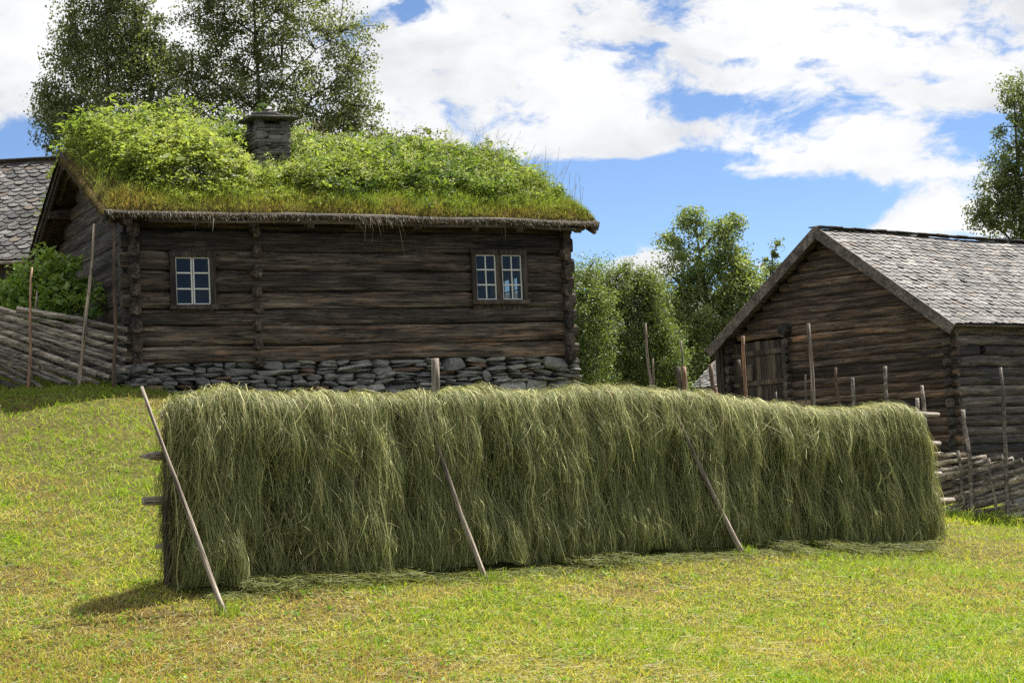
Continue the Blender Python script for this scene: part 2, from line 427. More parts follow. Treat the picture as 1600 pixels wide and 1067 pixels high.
# ------------------------------------------------------------------ terrain
ctrl = [P(262, 915, 16.2), P(355, 960, 15.4), P(760, 907, 17.5), P(760, 888, 18.15), P(1163, 866, 19.85), P(1163, 853, 20.4), P(1450, 852, 22.2), P(1440, 872, 21.3),
        P(0, 1067, 13.6), P(400, 1067, 13.4), P(800, 1067, 13.2), P(1200, 1067, 13.1), P(1600, 1067, 13.0), P(60, 940, 16.0), P(0, 800, 19.2), P(0, 700, 22.0), P(0, 606, 25.1), P(205, 613, 24.2), P(260, 622, 24.6), P(340, 628, 25.2),
        P(120, 700, 21.7), P(120, 608, 24.4), P(1560, 818, 26), P(1505, 812, 26.3), P(1600, 822, 25.8), P(1497, 788, 36), P(1600, 792, 38), P(1560, 800, 30), P(1450, 800, 31)]
ctrl = [tuple(c) for c in ctrl]
for x, y, z in [(1.2, 28.2, .35), (-2.5, 26, .75), (5.5, 41, -1.2), (18, 45, -1.6), (3, 50, .4), (-8, 31, 1.7), (-14, 40, 2.6), (-12, 26, 1.8), (-11, 15, -.7), (11, 18, -1.85), (12, 12, -2.0),
                (0, 8, -2.0), (0, 0, -1.7), (9, 0, -1.8), (-9, 2, -1.5), (0, 90, 2), (-60, 60, 5), (60, 60, -2), (60, 10, -3), (-60, 10, .5), (0, -60, -3), (4, 30, -.5)]:
    ctrl.append((x, y, z + EZ))
ctrl = np.array(ctrl)
def _U(r): return np.where(r > 0, r * r * np.log(r + 1e-9), 0)
n_ = len(ctrl)
K_ = _U(np.linalg.norm(ctrl[:, None, :2] - ctrl[None, :, :2], axis=-1)) + np.eye(n_) * .6
P_ = np.concatenate([np.ones((n_, 1)), ctrl[:, :2]], 1)
A_ = np.block([[K_, P_], [P_.T, np.zeros((3, 3))]])
W_ = np.linalg.solve(A_, np.concatenate([ctrl[:, 2], np.zeros(3)]))
def gz(x, y, rough=True):
    x = np.asarray(x, float); y = np.asarray(y, float); sh = x.shape
    x = x.ravel(); y = y.ravel(); z = np.zeros_like(x)
    for i in range(n_): z += W_[i] * _U(np.hypot(x - ctrl[i, 0], y - ctrl[i, 1]))
    z += W_[n_] + W_[n_ + 1] * x + W_[n_ + 2] * y
    d = np.hypot(x, y - 20); k = sstep(45, 110, d)
    z = z * (1 - k) + k * (EZ + 1.0 - .004 * d)
    if rough: z = z + (.03 * n2(x, y, .9, 11, 3) + .018 * n2(x, y, 4, 12, 2)) * (1 - k)
    return z.reshape(sh)
def axis_pts(lo, hi, step, far):
    a = list(np.arange(lo, hi + 1e-6, step)); s = step; v = a[-1]; b = []
    while v < far: s *= 1.25; v += s; b.append(v)
    s = step; v = a[0]; c = []
    while v > -far: s *= 1.25; v -= s; c.append(v)
    return np.array(c[::-1] + a + b)
gx = axis_pts(-12, 14, .16, 2500); gy = axis_pts(4, 34, .16, 2500)
GX, GY = np.meshgrid(gx, gy); GZ = gz(GX, GY)
nx, ny = len(gx), len(gy)
ii = (np.arange(ny - 1)[:, None] * nx + np.arange(nx - 1)[None]).ravel()
me = npmesh('ground', np.stack([GX, GY, GZ], -1).reshape(-1, 3), np.stack([ii, ii + 1, ii + nx + 1, ii + nx], -1), smooth=True)
tag(link('ground', me, M['ground']), 'mown meadow of yellow green grass sloping up to the log house', None, kind='structure')
# far wooded hill
hx = np.linspace(-900, 1100, 160); hy = np.linspace(420, 900, 60)
HX, HY = np.meshgrid(hx, hy)
HZ = EZ + 88 * np.sin(np.clip((HY - 420) / 480, 0, 1) * PI / 2) * (1 + .28 * n2(HX, HY, .004, 21, 4)) + 5 * n2(HX, HY, .06, 22, 3) - 12
nx2, ny2 = len(hx), len(hy)
ii = (np.arange(ny2 - 1)[:, None] * nx2 + np.arange(nx2 - 1)[None]).ravel()
tag(link('hill', npmesh('hill', np.stack([HX, HY, HZ], -1).reshape(-1, 3), np.stack([ii, ii + 1, ii + nx2 + 1, ii + nx2], -1), smooth=True), M['hill']), 'distant wooded hillside behind the trees', None, kind='structure')

# ------------------------------------------------------------------ log buildings
class Frame:
    """a building's local frame: x along the long front, y into the depth"""
    def __init__(s, o, th): s.o = np.asarray(o, float); s.th = th; s.e1 = np.array([math.cos(th), math.sin(th), 0]); s.e2 = np.array([-math.sin(th), math.cos(th), 0])
    def front(s, px, py, off=0):                 # photo pixel -> (x, z) on the front wall plane
        d = ray(px, py); e = np.array([0, 0, EZ]); o = s.o + s.e2 * off
        t = ((o - e) @ s.e2) / (d @ s.e2); p = e + d * t - s.o; return p @ s.e1, p[2]
    def side(s, px, py, off=0):                  # photo pixel -> (y, z) on the left gable plane
        d = ray(px, py); e = np.array([0, 0, EZ]); o = s.o + s.e1 * off
        t = ((o - e) @ s.e1) / (d @ s.e1); p = e + d * t - s.o; return p @ s.e2, p[2]
    def world(s, p): return s.o + s.e1 * p[0] + s.e2 * p[1] + np.array([0, 0, p[2]])

def log_wall(rows, x0, x1, th, ext, holes=(), top=None, tints=None, notch=True, wav=.012, flat=1.0):
    """rows: list of (z0,z1). holes: (xa,xb,za,zb). top(z) -> (xmin,xmax) limits in the gable"""
    mb = MB()
    for i, (a, b) in enumerate(rows):
        zc = (a + b) / 2; lo, hi = x0 - ext * R.uniform(.85, 1.1), x1 + ext * R.uniform(.85, 1.1); en = (ext, ext) if notch else (0, 0)
        if top is not None:
            l2, h2 = top(b)
            if l2 > lo or h2 < hi: lo, hi = max(lo, l2), min(hi, h2); en = (0, 0)
        if hi - lo < .2: continue
        segs = [(lo, hi)]
        for xa, xb, za, zb in holes:
            if za < zc < zb:
                new = []
                for p, q in segs:
                    if xb <= p or xa >= q: new.append((p, q)); continue
                    if xa - p > .05: new.append((p, xa))
                    if q - xb > .05: new.append((xb, q))
                segs = new
        t = (tints[i] if tints else R.random()) 
        for p, q in segs:
            if q - p > .3: mb.box(((p + q) / 2, .02, (a + b) / 2), (q - p - .1, th * .45, (b - a) * 1.06), tint=.02)
            mb.log(p, q, a, b, th * R.uniform(.94, 1.06), 0, tint=np.clip(t + R.normal(0, .03), 0, 1), ends=(en[0] if p == lo else 0, en[1] if q == hi else 0), wav=wav, flat=flat, over=.985 if flat < .9 else 1.0)
    return mb

# ---------------------------------------------------------------- the turf-roofed house
hO = P(212, 570, 25.0); hT = math.radians(27.0)
H = Frame(hO, hT); HL, HD = 7.55, 5.3
house = empty('log_house', hO, hT, 'dark log farmhouse with weeds growing on its turf roof and a stone chimney', 'house')
seams = [0, .27, .59, .84, 1.11, 1.45, 1.76, 2.10, 2.40]
rows = list(zip(seams[:-1], seams[1:]))
wl = [H.front(270, 402), H.front(327, 477)]; wr = [H.front(738, 398), H.front(813, 469)]
zr0, zr1 = .84, 1.76
lx0, lx1 = wl[0][0] - .05, wl[1][0] + .05; rx0, rx1 = wr[0][0] - .05, wr[1][0] + .05
holesF = [(lx0, lx1, zr0, zr1), (rx0, rx1, zr0, zr1)]
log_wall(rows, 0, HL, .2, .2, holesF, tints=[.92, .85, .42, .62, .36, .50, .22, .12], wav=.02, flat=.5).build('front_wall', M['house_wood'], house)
# gables: rows shifted by half a log
RS = .468                                     # roof slope
EY = .45                                      # eave overhang
Z0 = 2.2                                      # roof underside at the eave edge
def under(y): return Z0 + RS * (min(y, HD - y) + EY)
gs = [-.13, .13, .43, .72, .98, 1.27, 1.6, 1.92, 2.23, 2.5, 2.76, 3.0, 3.25, 3.5]
grows = list(zip(gs[:-1], gs[1:]))
def gtop(z):
    d = (z - Z0) / RS - EY
    return (max(-9, d + .02), min(99, HD - d - .02)) if z > Z0 + RS * EY else (-9, 99)
log_wall(grows, 0, HD, .2, .2, (), gtop, tints=[.5] * 3 + [.4] * 10).build('gable_wall', M['house_wood'], house, (0, 0, 0), PI / 2)
# right gable has a window one can look through
gwin = (1.55, 2.75, .84, 1.76)
log_wall(grows, 0, HD, .2, .2, [(gwin[0], gwin[1], .72, 1.65)], gtop).build('gable_wall', M['house_wood'], house, (HL, 0, 0), PI / 2)
log_wall(rows, 0, HL, .2, .2).build('rear_wall', M['house_wood'], house, (0, HD, 0))
mb = MB(); mb.box((HL / 2, HD / 2, .02), (HL - .2, HD - .2, .06)); mb.build('floor', M['door_wood'], house)
# cross wall ends on the front
cxu = H.front(398, 460)[0]
mb = MB()
for a, b in grows[:9]:
    mb.log(-.20 * R.uniform(.8, 1.15), .3, a + .02, b - .01, .19, y=R.normal(0, .012), ends=(.2, 0), tint=R.uniform(.3, .65), over=.98)
mb.build('log_ends', M['house_wood'], house, (cxu, 0, 0), PI / 2)
mb = MB()
for a, b in grows[:9]: mb.log(.4, HD, a, b, .18)
mb.build('cross_wall', M['house_wood'], house, (cxu, 0, 0), PI / 2)

def window(parent, xa, xb, za, zb, cols, loc, rz, cas=.085, post=None, mat_c='casing_wood', fill=None):
    """casing with one sash per list entry in cols (columns of panes); y = 0 is the wall plane, -y outside"""
    mb = MB(); y0 = -.115
    mb.box(((xa + xb) / 2, y0, zb + cas / 2), (xb - xa + 2 * cas + .02, .05, cas), wob=.003)
    mb.box(((xa + xb) / 2, y0 - .012, za - cas * .45), (xb - xa + 2 * cas + .03, .085, cas * .9), wob=.003)
    for s, x in ((-1, xa - cas / 2), (1, xb + cas / 2)): mb.box((x, y0 + .003, (za + zb) / 2), (cas, .044, zb - za), wob=.003)
    for x in (xa - .02, xb + .02): mb.box((x, -.005, (za + zb) / 2), (.04, .18, zb - za + .03))    # reveals
    mb.box(((xa + xb) / 2, -.005, zb + .035), (xb - xa, .18, .05)); mb.box(((xa + xb) / 2, -.005, za - .04), (xb - xa, .18, .05))
    if fill:
        f0, f1 = fill
        if za - .06 > f0: mb.box(((xa + xb) / 2, -.01, (f0 + za - .06) / 2), (xb - xa + .1, .16, za - .06 - f0 + .02))
        if f1 > zb + .06: mb.box(((xa + xb) / 2, -.01, (f1 + zb + .06) / 2), (xb - xa + .1, .16, f1 - zb - .06 + .02))
    n = len(cols); gap = .11 if post else .012
    w = ((xb - xa) - gap * (n - 1)) / n
    if post:
        for i in range(1, n): mb.box((xa + i * (w + gap) - gap / 2, y0 + .015, (za + zb) / 2), (gap, .05, zb - za))
    win = mb.build('window', M[mat_c], parent, loc, rz)
    for i in range(n):
        a = xa + i * (w + gap); b = a + w; sb = MB(); ys = -.085; s = .022
        sb.box(((a + b) / 2, ys, zb - s / 2), (b - a, .03, s), bev=.003); sb.box(((a + b) / 2, ys, za + s / 2), (b - a, .03, s), bev=.003)
        for x in (a + s / 2, b - s / 2): sb.box((x, ys, (za + zb) / 2), (s, .03, zb - za - 2 * s), bev=.003)
        for k in range(1, cols[i]): sb.box((a + (b - a) * k / cols[i], ys - .002, (za + zb) / 2), (.02, .026, zb - za - 2 * s), bev=.003)
        for k in (1, 2): sb.box(((a + b) / 2, ys + .001, za + (zb - za) * k / 3), (b - a - 2 * s, .024, .024), bev=.003)
        sb.build('sash', M['white_paint'], win)
        g = MB(); t = R.normal(0, .006); gy_ = ys + .006
        g.add([(a + s, gy_, za + s), (b - s, gy_, za + s), (b - s, gy_ + t, zb - s), (a + s, gy_ + t, zb - s)], [(0, 1, 2, 3)])
        g.build('glass', M['glass'], win)
    return win
window(house, wl[0][0], wl[1][0], wl[1][1], (wl[0][1] + H.front(327, 404)[1]) / 2, [1, 1], (0, 0, 0), 0, fill=(zr0 - .02, zr1 + .02))['label'] = 'single window of six panes in a grey casing'
window(house, wr[0][0], wr[1][0], (wr[1][1] + H.front(738, 470)[1]) / 2, wr[0][1] - .01, [2, 2], (0, 0, 0), 0, post=True, fill=(zr0 - .02, zr1 + .02))['label'] = 'double window of twelve panes'
window(house, gwin[0] + .05, gwin[1] - .05, .86, 1.6, [2, 2], (HL, 0, 0), PI / 2, post=True)

# stone foundation
mb = MB()
def foundation(mb, L, base_fn, flip):
    z = .0
    def lay(x, w, zc, h, out=0):
        c = (x + w / 2, .02 + out + R.uniform(-.04, .03), zc); d = (w * 1.04, R.uniform(.24, .34), h * 1.08)
        if flip: c = (c[1], c[0], c[2]); d = (d[1], d[0], d[2])
        rock(mb, c, d, rz=R.normal(0, .05), tilt=0 if flip else R.normal(0, .09), sq=R.uniform(.28, .5), cut=R.integers(7, 12), tint=np.clip(R.normal(.45, .28), 0, 1))
    while z > -1.6:
        h = R.uniform(.13, .24); x = -.22 + R.uniform(-.1, .1)
        while x < L + .15:
            if R.random() < .22:
                w = min(R.uniform(.2, .5), max(.12, L + .22 - x)); lay(x, w, z - h / 2, h)
            else:                                       # a little pile of thin slabs
                w = min(R.uniform(.3, .7), max(.15, L + .22 - x)); n = R.integers(2, 5); zz = z
                for k in range(n):
                    hk = h / n * R.uniform(.8, 1.2)
                    if w > .42 and R.random() < .6:
                        m_ = R.uniform(.35, .65); lay(x, w * m_, zz - hk / 2, hk); lay(x + w * m_, w * (1 - m_), zz - hk / 2, hk * R.uniform(.8, 1.1))
                    else: lay(x + R.normal(0, .02), w, zz - hk / 2, hk)
                    zz -= hk * .97
            x += w
        z -= h * .98
foundation(mb, HL, None, False); foundation(mb, HD, None, True)
mb.box((HL / 2, HD / 2 + .05, -.75), (HL - .1, HD - .1, 1.46), tint=.0)
mb.build('stone_foundation', M['foundation_stone'], house)

# roof
OX = .45                                       # gable overhang
ry0 = -EY; ryR = HD / 2
zr = Z0 + RS * (ryR + EY)
roof = MB(); 
ang = math.atan(RS); SL = (ryR + EY) / math.cos(ang)
def slope_rot(sgn):                            # rotation about x for the front (+) or rear slope
    a = ang * sgn; return np.array([[1, 0, 0], [0, math.cos(a), -math.sin(a)], [0, math.sin(a), math.cos(a)]])
for sgn, yc in ((1, (ry0 + ryR) / 2), (-1, HD - (ry0 + ryR) / 2)):
    nb = 42
    for i in range(nb):
        w = (HL + 2 * OX) / nb
        roof.box((-OX + w * (i + .5), yc, (Z0 + zr) / 2 + .03), (w * .985, SL + R.uniform(-.03, .05), .05), slope_rot(sgn), bev=.004)
roof_o = roof.build('roof', M['door_wood'], house)
# rafters under the eaves, eave logs, verge boards
for i in range(9):
    x = -.1 + i * (HL + .1) / 8
    for sgn, y in ((1, -EY + .28), (-1, HD + EY - .28)):
        mb = MB(); mb.box((x + R.normal(0, .05), y, Z0 + RS * .28 - .06), (.13, .62, .09), slope_rot(sgn)); mb.build('rafter', M['casing_wood'], roof_o)
for y in (-EY + .03, HD + EY - .03):
    mb = MB(); x = np.linspace(-OX - .05, HL + OX + .05, 40)
    pts = np.stack([x, y - .055 * (1 if y < 0 else -1) + .015 * vnoise(np.stack([x, x * 0, x * 0], -1), 31), Z0 + .075 + .025 * vnoise(np.stack([x * .8, x * 0, x * 0], -1), 32)], -1)
    mb.tube(pts, .042 * (1 + .15 * vnoise(np.stack([x * 2, x * 0, x * 0], -1), 33)), 9)
    x2 = x[3:-2]; p2 = pts[3:-2].copy(); p2[:, 2] -= .095; p2[:, 1] += .03 * (1 if y < 0 else -1); mb.tube(p2, .03, 7, tint=.8)
    mb.build('eave_log', M['rafter_wood'], roof_o)
for x in (-OX - .03, HL + OX + .03):
    mb = MB()
    for sgn, yc in ((1, (ry0 + ryR) / 2), (-1, HD - (ry0 + ryR) / 2)):
        mb.box((x, yc, (Z0 + zr) / 2 + .025), (.045, SL + .06, .15), slope_rot(sgn), wob=.004)
        mb.box((x + (.04 if x < 0 else -.04), yc, (Z0 + zr) / 2 - .06), (.05, SL + .0, .12), slope_rot(sgn), wob=.004)
    mb.build('bargeboard', M['house_wood'], roof_o)
# purlins poking under the left and right overhang
for y, z in ((.0, Z0 + RS * EY - .12), (1.3, under(1.3) - .1), (HD / 2, zr - .12), (HD - 1.3, under(1.3) - .1), (HD, Z0 + RS * EY - .12)):
    for xa, xb in ((-OX, .15), (HL - .15, HL + OX)):
        mb = MB(); mb.log(xa, xb, z - .1, z + .08, .2, y=y, tint=.3); mb.build('purlin', M['house_wood'], roof_o)
# turf blanket
def turf_top(x, y):
    x = np.asarray(x, float); y = np.asarray(y, float)
    d = np.minimum(y, HD - y) + EY
    base = Z0 + RS * np.minimum(d, ryR + EY - .0) + .06
    e = np.minimum(np.minimum(d, x + OX), HL + OX - x)
    th = .06 + .2 * np.sqrt(np.clip(e / .35, 0, 1))
    rid = .06 * np.exp(-((y - HD / 2) / .4) ** 2)
    return base + th - rid + .05 * n2(x, y, 2.5, 41, 3) * np.clip(e / .2, 0, 1)
tx = np.linspace(-OX - .09, HL + OX + .07, 200); ty = np.linspace(-EY - .02, HD + EY + .02, 150)
TX, TY = np.meshgrid(tx, ty); TZ = turf_top(TX, TY)
edge = (TX < tx[1]) | (TX > tx[-2]) | (TY < ty[1]) | (TY > ty[-2])
TZ = np.where((TX <= tx[0]) | (TX >= tx[-1]) | (TY <= ty[0]) | (TY >= ty[-1]), TZ - .07 - .05 * n2(TX, TY, 3.5, 45, 3) - .02 * R.random(TZ.shape), TZ)
nx3 = len(tx); ii = (np.arange(len(ty) - 1)[:, None] * nx3 + np.arange(nx3 - 1)[None]).ravel()
link('turf', npmesh('turf', np.stack([TX, TY, TZ], -1).reshape(-1, 3), np.stack([ii, ii + 1, ii + nx3 + 1, ii + nx3], -1), smooth=True), M['moss'], roof_o)

# weeds on the roof: many leafy stems (uncountable growth)
def roof_weeds():
    V, Q, C = [], [], []; off = 0
    def put(v, q, c):
        nonlocal off
        V.append(v); Q.append(q + off); C.append(np.repeat(c, len(v) // len(c), 0)); off += len(v)
    n = 3800
    x = R.uniform(-OX + .05, HL + OX - .05, n); y = R.uniform(-EY + .1, HD + .2, n)
    d = np.minimum(y, HD - y) + EY
    # bare mossy verge at the left, low growth by the eave
    e = np.minimum(x + OX - .35 * sstep(2.8, .2, y), (HL + OX - x) * .9)
    patch = n2(x, y, .8, 51, 3)
    hmax = np.clip(.15 + .5 * sstep(.12, .8, d + .3 * patch) + .18 * patch, .08, .8) * np.clip(e / .3, .15, 1)
    hmax *= np.interp(x, [0, 1.2, 3, 4.2, 6.3, 8], [1.15, 1.05, .82, .68, .62, .5])
    cor = np.exp(-(((x - (CHX - .34 * (CHY - y))) / .5) ** 4)) * (y < CHY + .35); hmax *= 1 - cor * np.interp(y, [CHY - 1.3, CHY - .7], [.45, .88])
    keep = (e > 0) & (R.random(n) < .25 + .75 * sstep(0, .6, d) ) & ~((abs(x - CHX) < .42) & (abs(y - CHY) < .42))
    x, y, hmax, patch = x[keep], y[keep], hmax[keep], patch[keep]; n = len(x)
    h = hmax * R.uniform(.35, 1.0, n); h = np.where(R.random(n) < .08, np.minimum(h * 1.75, .85), h)
    base = np.stack([x, y, turf_top(x, y) - .02], -1)
    lean = np.stack([R.normal(0, .16, n), R.normal(-.05, .16, n), np.ones(n)], -1)
    tipv = unit(lean) * h[:, None]
    greenA = np.array([.14, .205, .042]); greenB = np.array([.055, .10, .026]); greenC = np.array([.25, .305, .085]); pale = np.array([.44, .47, .28])
    tone = np.clip(.5 + .9 * n2(x, y, 1.1, 52, 2) + R.normal(0, .18, n), 0, 1)
    tone = np.clip(tone + .25 * sstep(2.6, .4, x) - .1 * sstep(4.5, 7, x), 0, 1)
    pc = lerp(greenB, greenA, np.clip(tone * 2, 0, 1)); pc = lerp(pc, greenC, np.clip(tone * 2 - 1, 0, 1) * .8) if False else pc * (1 - np.clip(tone * 2 - 1, 0, 1)[:, None] * .8) + greenC * np.clip(tone * 2 - 1, 0, 1)[:, None] * .8
    # stems
    K = 4; t = np.linspace(0, 1, K)
    Cn = base[:, None] + tipv[:, None] * t[None, :, None]
    v, q = ribbons(Cn, unit(np.stack([R.normal(size=n), R.normal(size=n), np.zeros(n)], -1)), np.full((n, K), .007) * (1.2 - t))
    put(v, q, pc * .8)
    # compound leaves: each a fan of leaflets along a rachis
    nl = 11; fr = R.uniform(.18, 1.08, (n, nl))
    att = base[:, None] + tipv[:, None] * fr[..., None]
    az = R.uniform(0, 2 * PI, (n, nl)); ln = (.08 + .16 * (1 - .55 * fr)) * (.45 + .75 * h[:, None] / .5) * R.uniform(.7, 1.2, (n, nl))
    dirv = np.stack([np.cos(az), np.sin(az), R.uniform(.05, .75, (n, nl))], -1); dirv = unit(dirv)
    kl = 5; tt = np.linspace(.25, 1.0, kl)
    cen = att[:, :, None] + dirv[:, :, None] * (ln[..., None] * tt)[..., None]
    cen[..., 2] -= (ln[..., None] * tt ** 2 * .45)
    cen = cen.reshape(-1, 3) + R.normal(0, .012, (n * nl * kl, 3))
    side = np.repeat(np.cross(dirv, [0, 0, 1.0]).reshape(-1, 3), kl, 0) * np.where(np.arange(n * nl * kl) % 2, 1, -1)[:, None]
    ax = np.repeat(dirv.reshape(-1, 3), kl, 0) * .6 + side * .8 + R.normal(0, .25, (len(cen), 3))
    nr = unit(np.array([0, 0, 1.0]) + R.normal(0, .45, (len(cen), 3)))
    sz = np.repeat((ln * .44).reshape(-1), kl) * R.uniform(.75, 1.25, len(cen))
    cen += unit(ax) * (sz * .35)[:, None]
    v, q = leafquads(cen, sz, .42, nr, ax)
    put(v, q, np.repeat(pc, nl * kl, 0) * R.uniform(.7, 1.3, (len(cen), 1)))
    # umbels / seed heads
    fl = np.where((R.random(n) < np.where((x > 1.2) & (x < 4.2), .5, .2)) & (h > .2))[0]
    for rep in range(40):
        c = base[fl] + tipv[fl] * R.uniform(.75, 1.12, (len(fl), 1)) + R.normal(0, .035, (len(fl), 3))
        v, q = leafquads(c, R.uniform(.014, .03, len(fl)), .9); put(v, q, np.repeat(pale[None], len(fl), 0) * R.uniform(.7, 1.3, (len(fl), 1)))
    # blue flowers low on the left
    k = 260; bx = R.normal(.9, .22, k); by = R.normal(.15, .16, k)
    v, q = leafquads(np.stack([bx, by, turf_top(bx, by) + R.uniform(.12, .34, k)], -1), R.uniform(.014, .028, k), .9); put(v, q, np.repeat(np.array([[.25, .27, .42]]), k, 0))
    # grass everywhere: bright blades + dry ones at the eave
    n = 42000; gx_ = R.uniform(-OX, HL + OX, n); gy_ = np.where(R.random(n) < .42, -EY + abs(R.normal(0, .28, n)), R.uniform(-EY, HD + EY, n))
    dd = np.minimum(gy_, HD - gy_) + EY; ed = np.minimum(dd, np.minimum(gx_ + OX, HL + OX - gx_))
    L = R.uniform(.05, .2, n) * (1 + 1.6 * sstep(.3, .9, dd) * R.random(n)); L *= np.clip(.55 + ed / .4, .55, 1)
    b = np.stack([gx_, gy_, turf_top(gx_, gy_) - .01], -1); K = 4; t = np.linspace(0, 1, K)
    dv = np.stack([R.normal(0, .4, n), R.normal(-.12, .4, n), np.ones(n)], -1); bend = np.stack([R.normal(0, .5, n), R.normal(-.15, .5, n), -abs(R.normal(0, .35, n))], -1)
    Cn = b[:, None] + L[:, None, None] * (unit(dv)[:, None] * t[None, :, None] + bend[:, None] * (t ** 2)[None, :, None] * .6)
    v, q = ribbons(Cn, unit(np.stack([R.normal(size=n), R.normal(size=n), np.zeros(n)], -1)), np.full((n, K), .008) * (1.1 - t))
    dry = np.clip(.5 - .9 * dd / .5 + .9 * n2(gx_, gy_, 1.4, 55, 3) + .5 * sstep(.6, -.2, gx_) + R.normal(0, .2, n), 0, 1)
    put(v, q, lerp(np.array([.17, .24, .04]), np.array([.27, .19, .065]), dry) * R.uniform(.7, 1.25, (n, 1)))
    # tall wispy stalks along the ridge at the right
    n = 230; gx_ = np.concatenate([R.uniform(2.2, HL + OX, 170), R.uniform(6.5, HL + OX + .02, 60)]); gy_ = np.concatenate([R.uniform(1.4, 3.6, 170), R.uniform(-.3, 1.2, 60)])
    L = R.uniform(.35, .85, n); b = np.stack([gx_, gy_, turf_top(gx_, gy_)], -1)
    dv = unit(np.stack([R.normal(.12, .16, n), R.normal(0, .14, n), np.ones(n)], -1)); bend = np.stack([R.normal(.1, .15, n), R.normal(0, .1, n), -.05 * np.ones(n)], -1)
    Cn = b[:, None] + L[:, None, None] * (dv[:, None] * t[None, :, None] + bend[:, None] * (t ** 2)[None, :, None])
    v, q = ribbons(Cn, unit(np.stack([R.normal(size=n), R.normal(size=n), np.zeros(n)], -1)), np.full((n, K), .006) * (1.2 - .6 * t)); sc_ = np.repeat(np.array([[.14, .14, .07]]), n, 0); put(v, q, sc_)
    for rep in range(10):
        tq = R.uniform(.72, 1.02, n); c = b + L[:, None] * (dv * tq[:, None] + bend * (tq ** 2)[:, None]) + R.normal(0, .012, (n, 3))
        v, q = leafquads(c, R.uniform(.015, .03, n), .35, None, dv + R.normal(0, .3, (n, 3))); put(v, q, np.repeat(np.array([[.16, .13, .11]]), n, 0))
    # roots and dead grass hanging from the eave edges and verges
    n = 4200; gx_ = R.uniform(-OX - .03, HL + OX, n); w = R.random(n) < .75
    clump = .5 + .5 * n2(gx_, gx_ * 0, 3, 57, 2)
    gy_ = np.where(w, -EY - .03 - .05 * R.random(n), R.uniform(-EY, HD / 2, n)); gx_ = np.where(w, gx_, np.where(R.random(n) < .75, -OX - .09, HL + OX + .07))
    b = np.stack([gx_, gy_, turf_top(np.clip(gx_, -OX, HL + OX), np.clip(gy_, -EY, 9)) - R.uniform(.0, .1, n)], -1)
    L = R.uniform(.02, .11, n) * (.25 + 1.6 * clump ** 2); L = np.where(R.random(n) < .03, L * 2.6, L)
    dv = np.stack([R.normal(0, .35, n), np.where(w, -.75, 0) + R.normal(0, .2, n), R.normal(.15, .4, n)], -1)
    Cn = b[:, None] + L[:, None, None] * (dv[:, None] * t[None, :, None] + np.array([0, 0, -1.0])[None, None] * (t ** 1.6)[None, :, None])
    v, q = ribbons(Cn, unit(np.stack([np.ones(n), R.normal(0, .4, n), R.normal(0, .3, n)], -1)), np.full((n, K), .008) * (1.1 - .7 * t))
    put(v, q, lerp(np.array([.075, .075, .022]), np.array([.13, .08, .035]), R.random(n)) * R.uniform(.5, 1.3, (n, 1)))
    o = link('weeds', npmesh('weeds', np.concatenate(V), np.concatenate(Q), {'col': np.concatenate(C)}), M['weed_leaf'], roof_o)
    o['kind'] = 'stuff'
# chimney (on the front slope just below the ridge)
CHY = HD / 2 - .92
d = ray(430, 235); e0 = np.array([0, 0, EZ]); tt_ = ((H.o + H.e2 * (CHY - .35) - e0) @ H.e2) / (d @ H.e2)
CHX = float((e0 + d * tt_ - H.o) @ H.e1)
d = ray(430, 187); tt_ = ((H.o + H.e2 * (CHY - .35) - e0) @ H.e2) / (d @ H.e2); CHZ = float((e0 + d * tt_ - H.o)[2]) + .07
roof_weeds()
mb = MB(); z = under(CHY) - .05; cw, cdp = .60, .60
mb.box((CHX, CHY, (z + CHZ - .12) / 2), (cw - .1, cdp - .1, CHZ - .14 - z), tint=.1)
while z < CHZ - .2:
    h = R.uniform(.035, .085)
    for sd_ in range(4):
        n_s = R.integers(1, 3); wtot = cw; xs = -cw / 2
        cuts = sorted(R.uniform(.3, .7, n_s - 1) * cw) if n_s > 1 else []
        ed = [0, *cuts, cw]
        for a, b in zip(ed[:-1], ed[1:]):
            w = b - a; c0 = -cw / 2 + (a + b) / 2; o_ = cw / 2 - .09 + R.uniform(-.015, .02)
            c = [(c0, -o_), (o_, c0), (c0, o_), (-o_, c0)][sd_]
            dd_ = (w * 1.05, .2, h * 1.15) if sd_ % 2 == 0 else (.2, w * 1.05, h * 1.15)
            rock(mb, (CHX + c[0], CHY + c[1], z + h / 2), dd_, sq=.35, cut=5, tilt=R.normal(0, .03), tint=np.clip(R.normal(.5, .25), 0, 1))
    z += h * .96
for sx in (-1, 1):
    for sy in (-1, 1): rock(mb, (CHX + sx * .22, CHY + sy * .22, CHZ - .13), (.17, .17, .17), sq=.35, cut=4)
chim = mb.build('chimney', M['chimney_stone'], house)
mb = MB()
for k in range(3):
    rock(mb, (CHX + R.uniform(-.03, .03), CHY + R.uniform(-.02, .02), CHZ - .03 + k * .03), (.9 - k * .08, .86 - k * .06, .045), sq=.25, cut=5, tint=.15, tilt=.02)
mb.build('cap', M['chimney_stone'], chim)
mb = MB()
for k in range(4): rock(mb, (CHX + .02 + R.uniform(-.02, .02), CHY, CHZ + .06 + k * .032), (.40 - k * .085, .36 - k * .07, .05), sq=.4, cut=5, tint=.6)
mb.build('top_stone', M['chimney_stone'], chim)

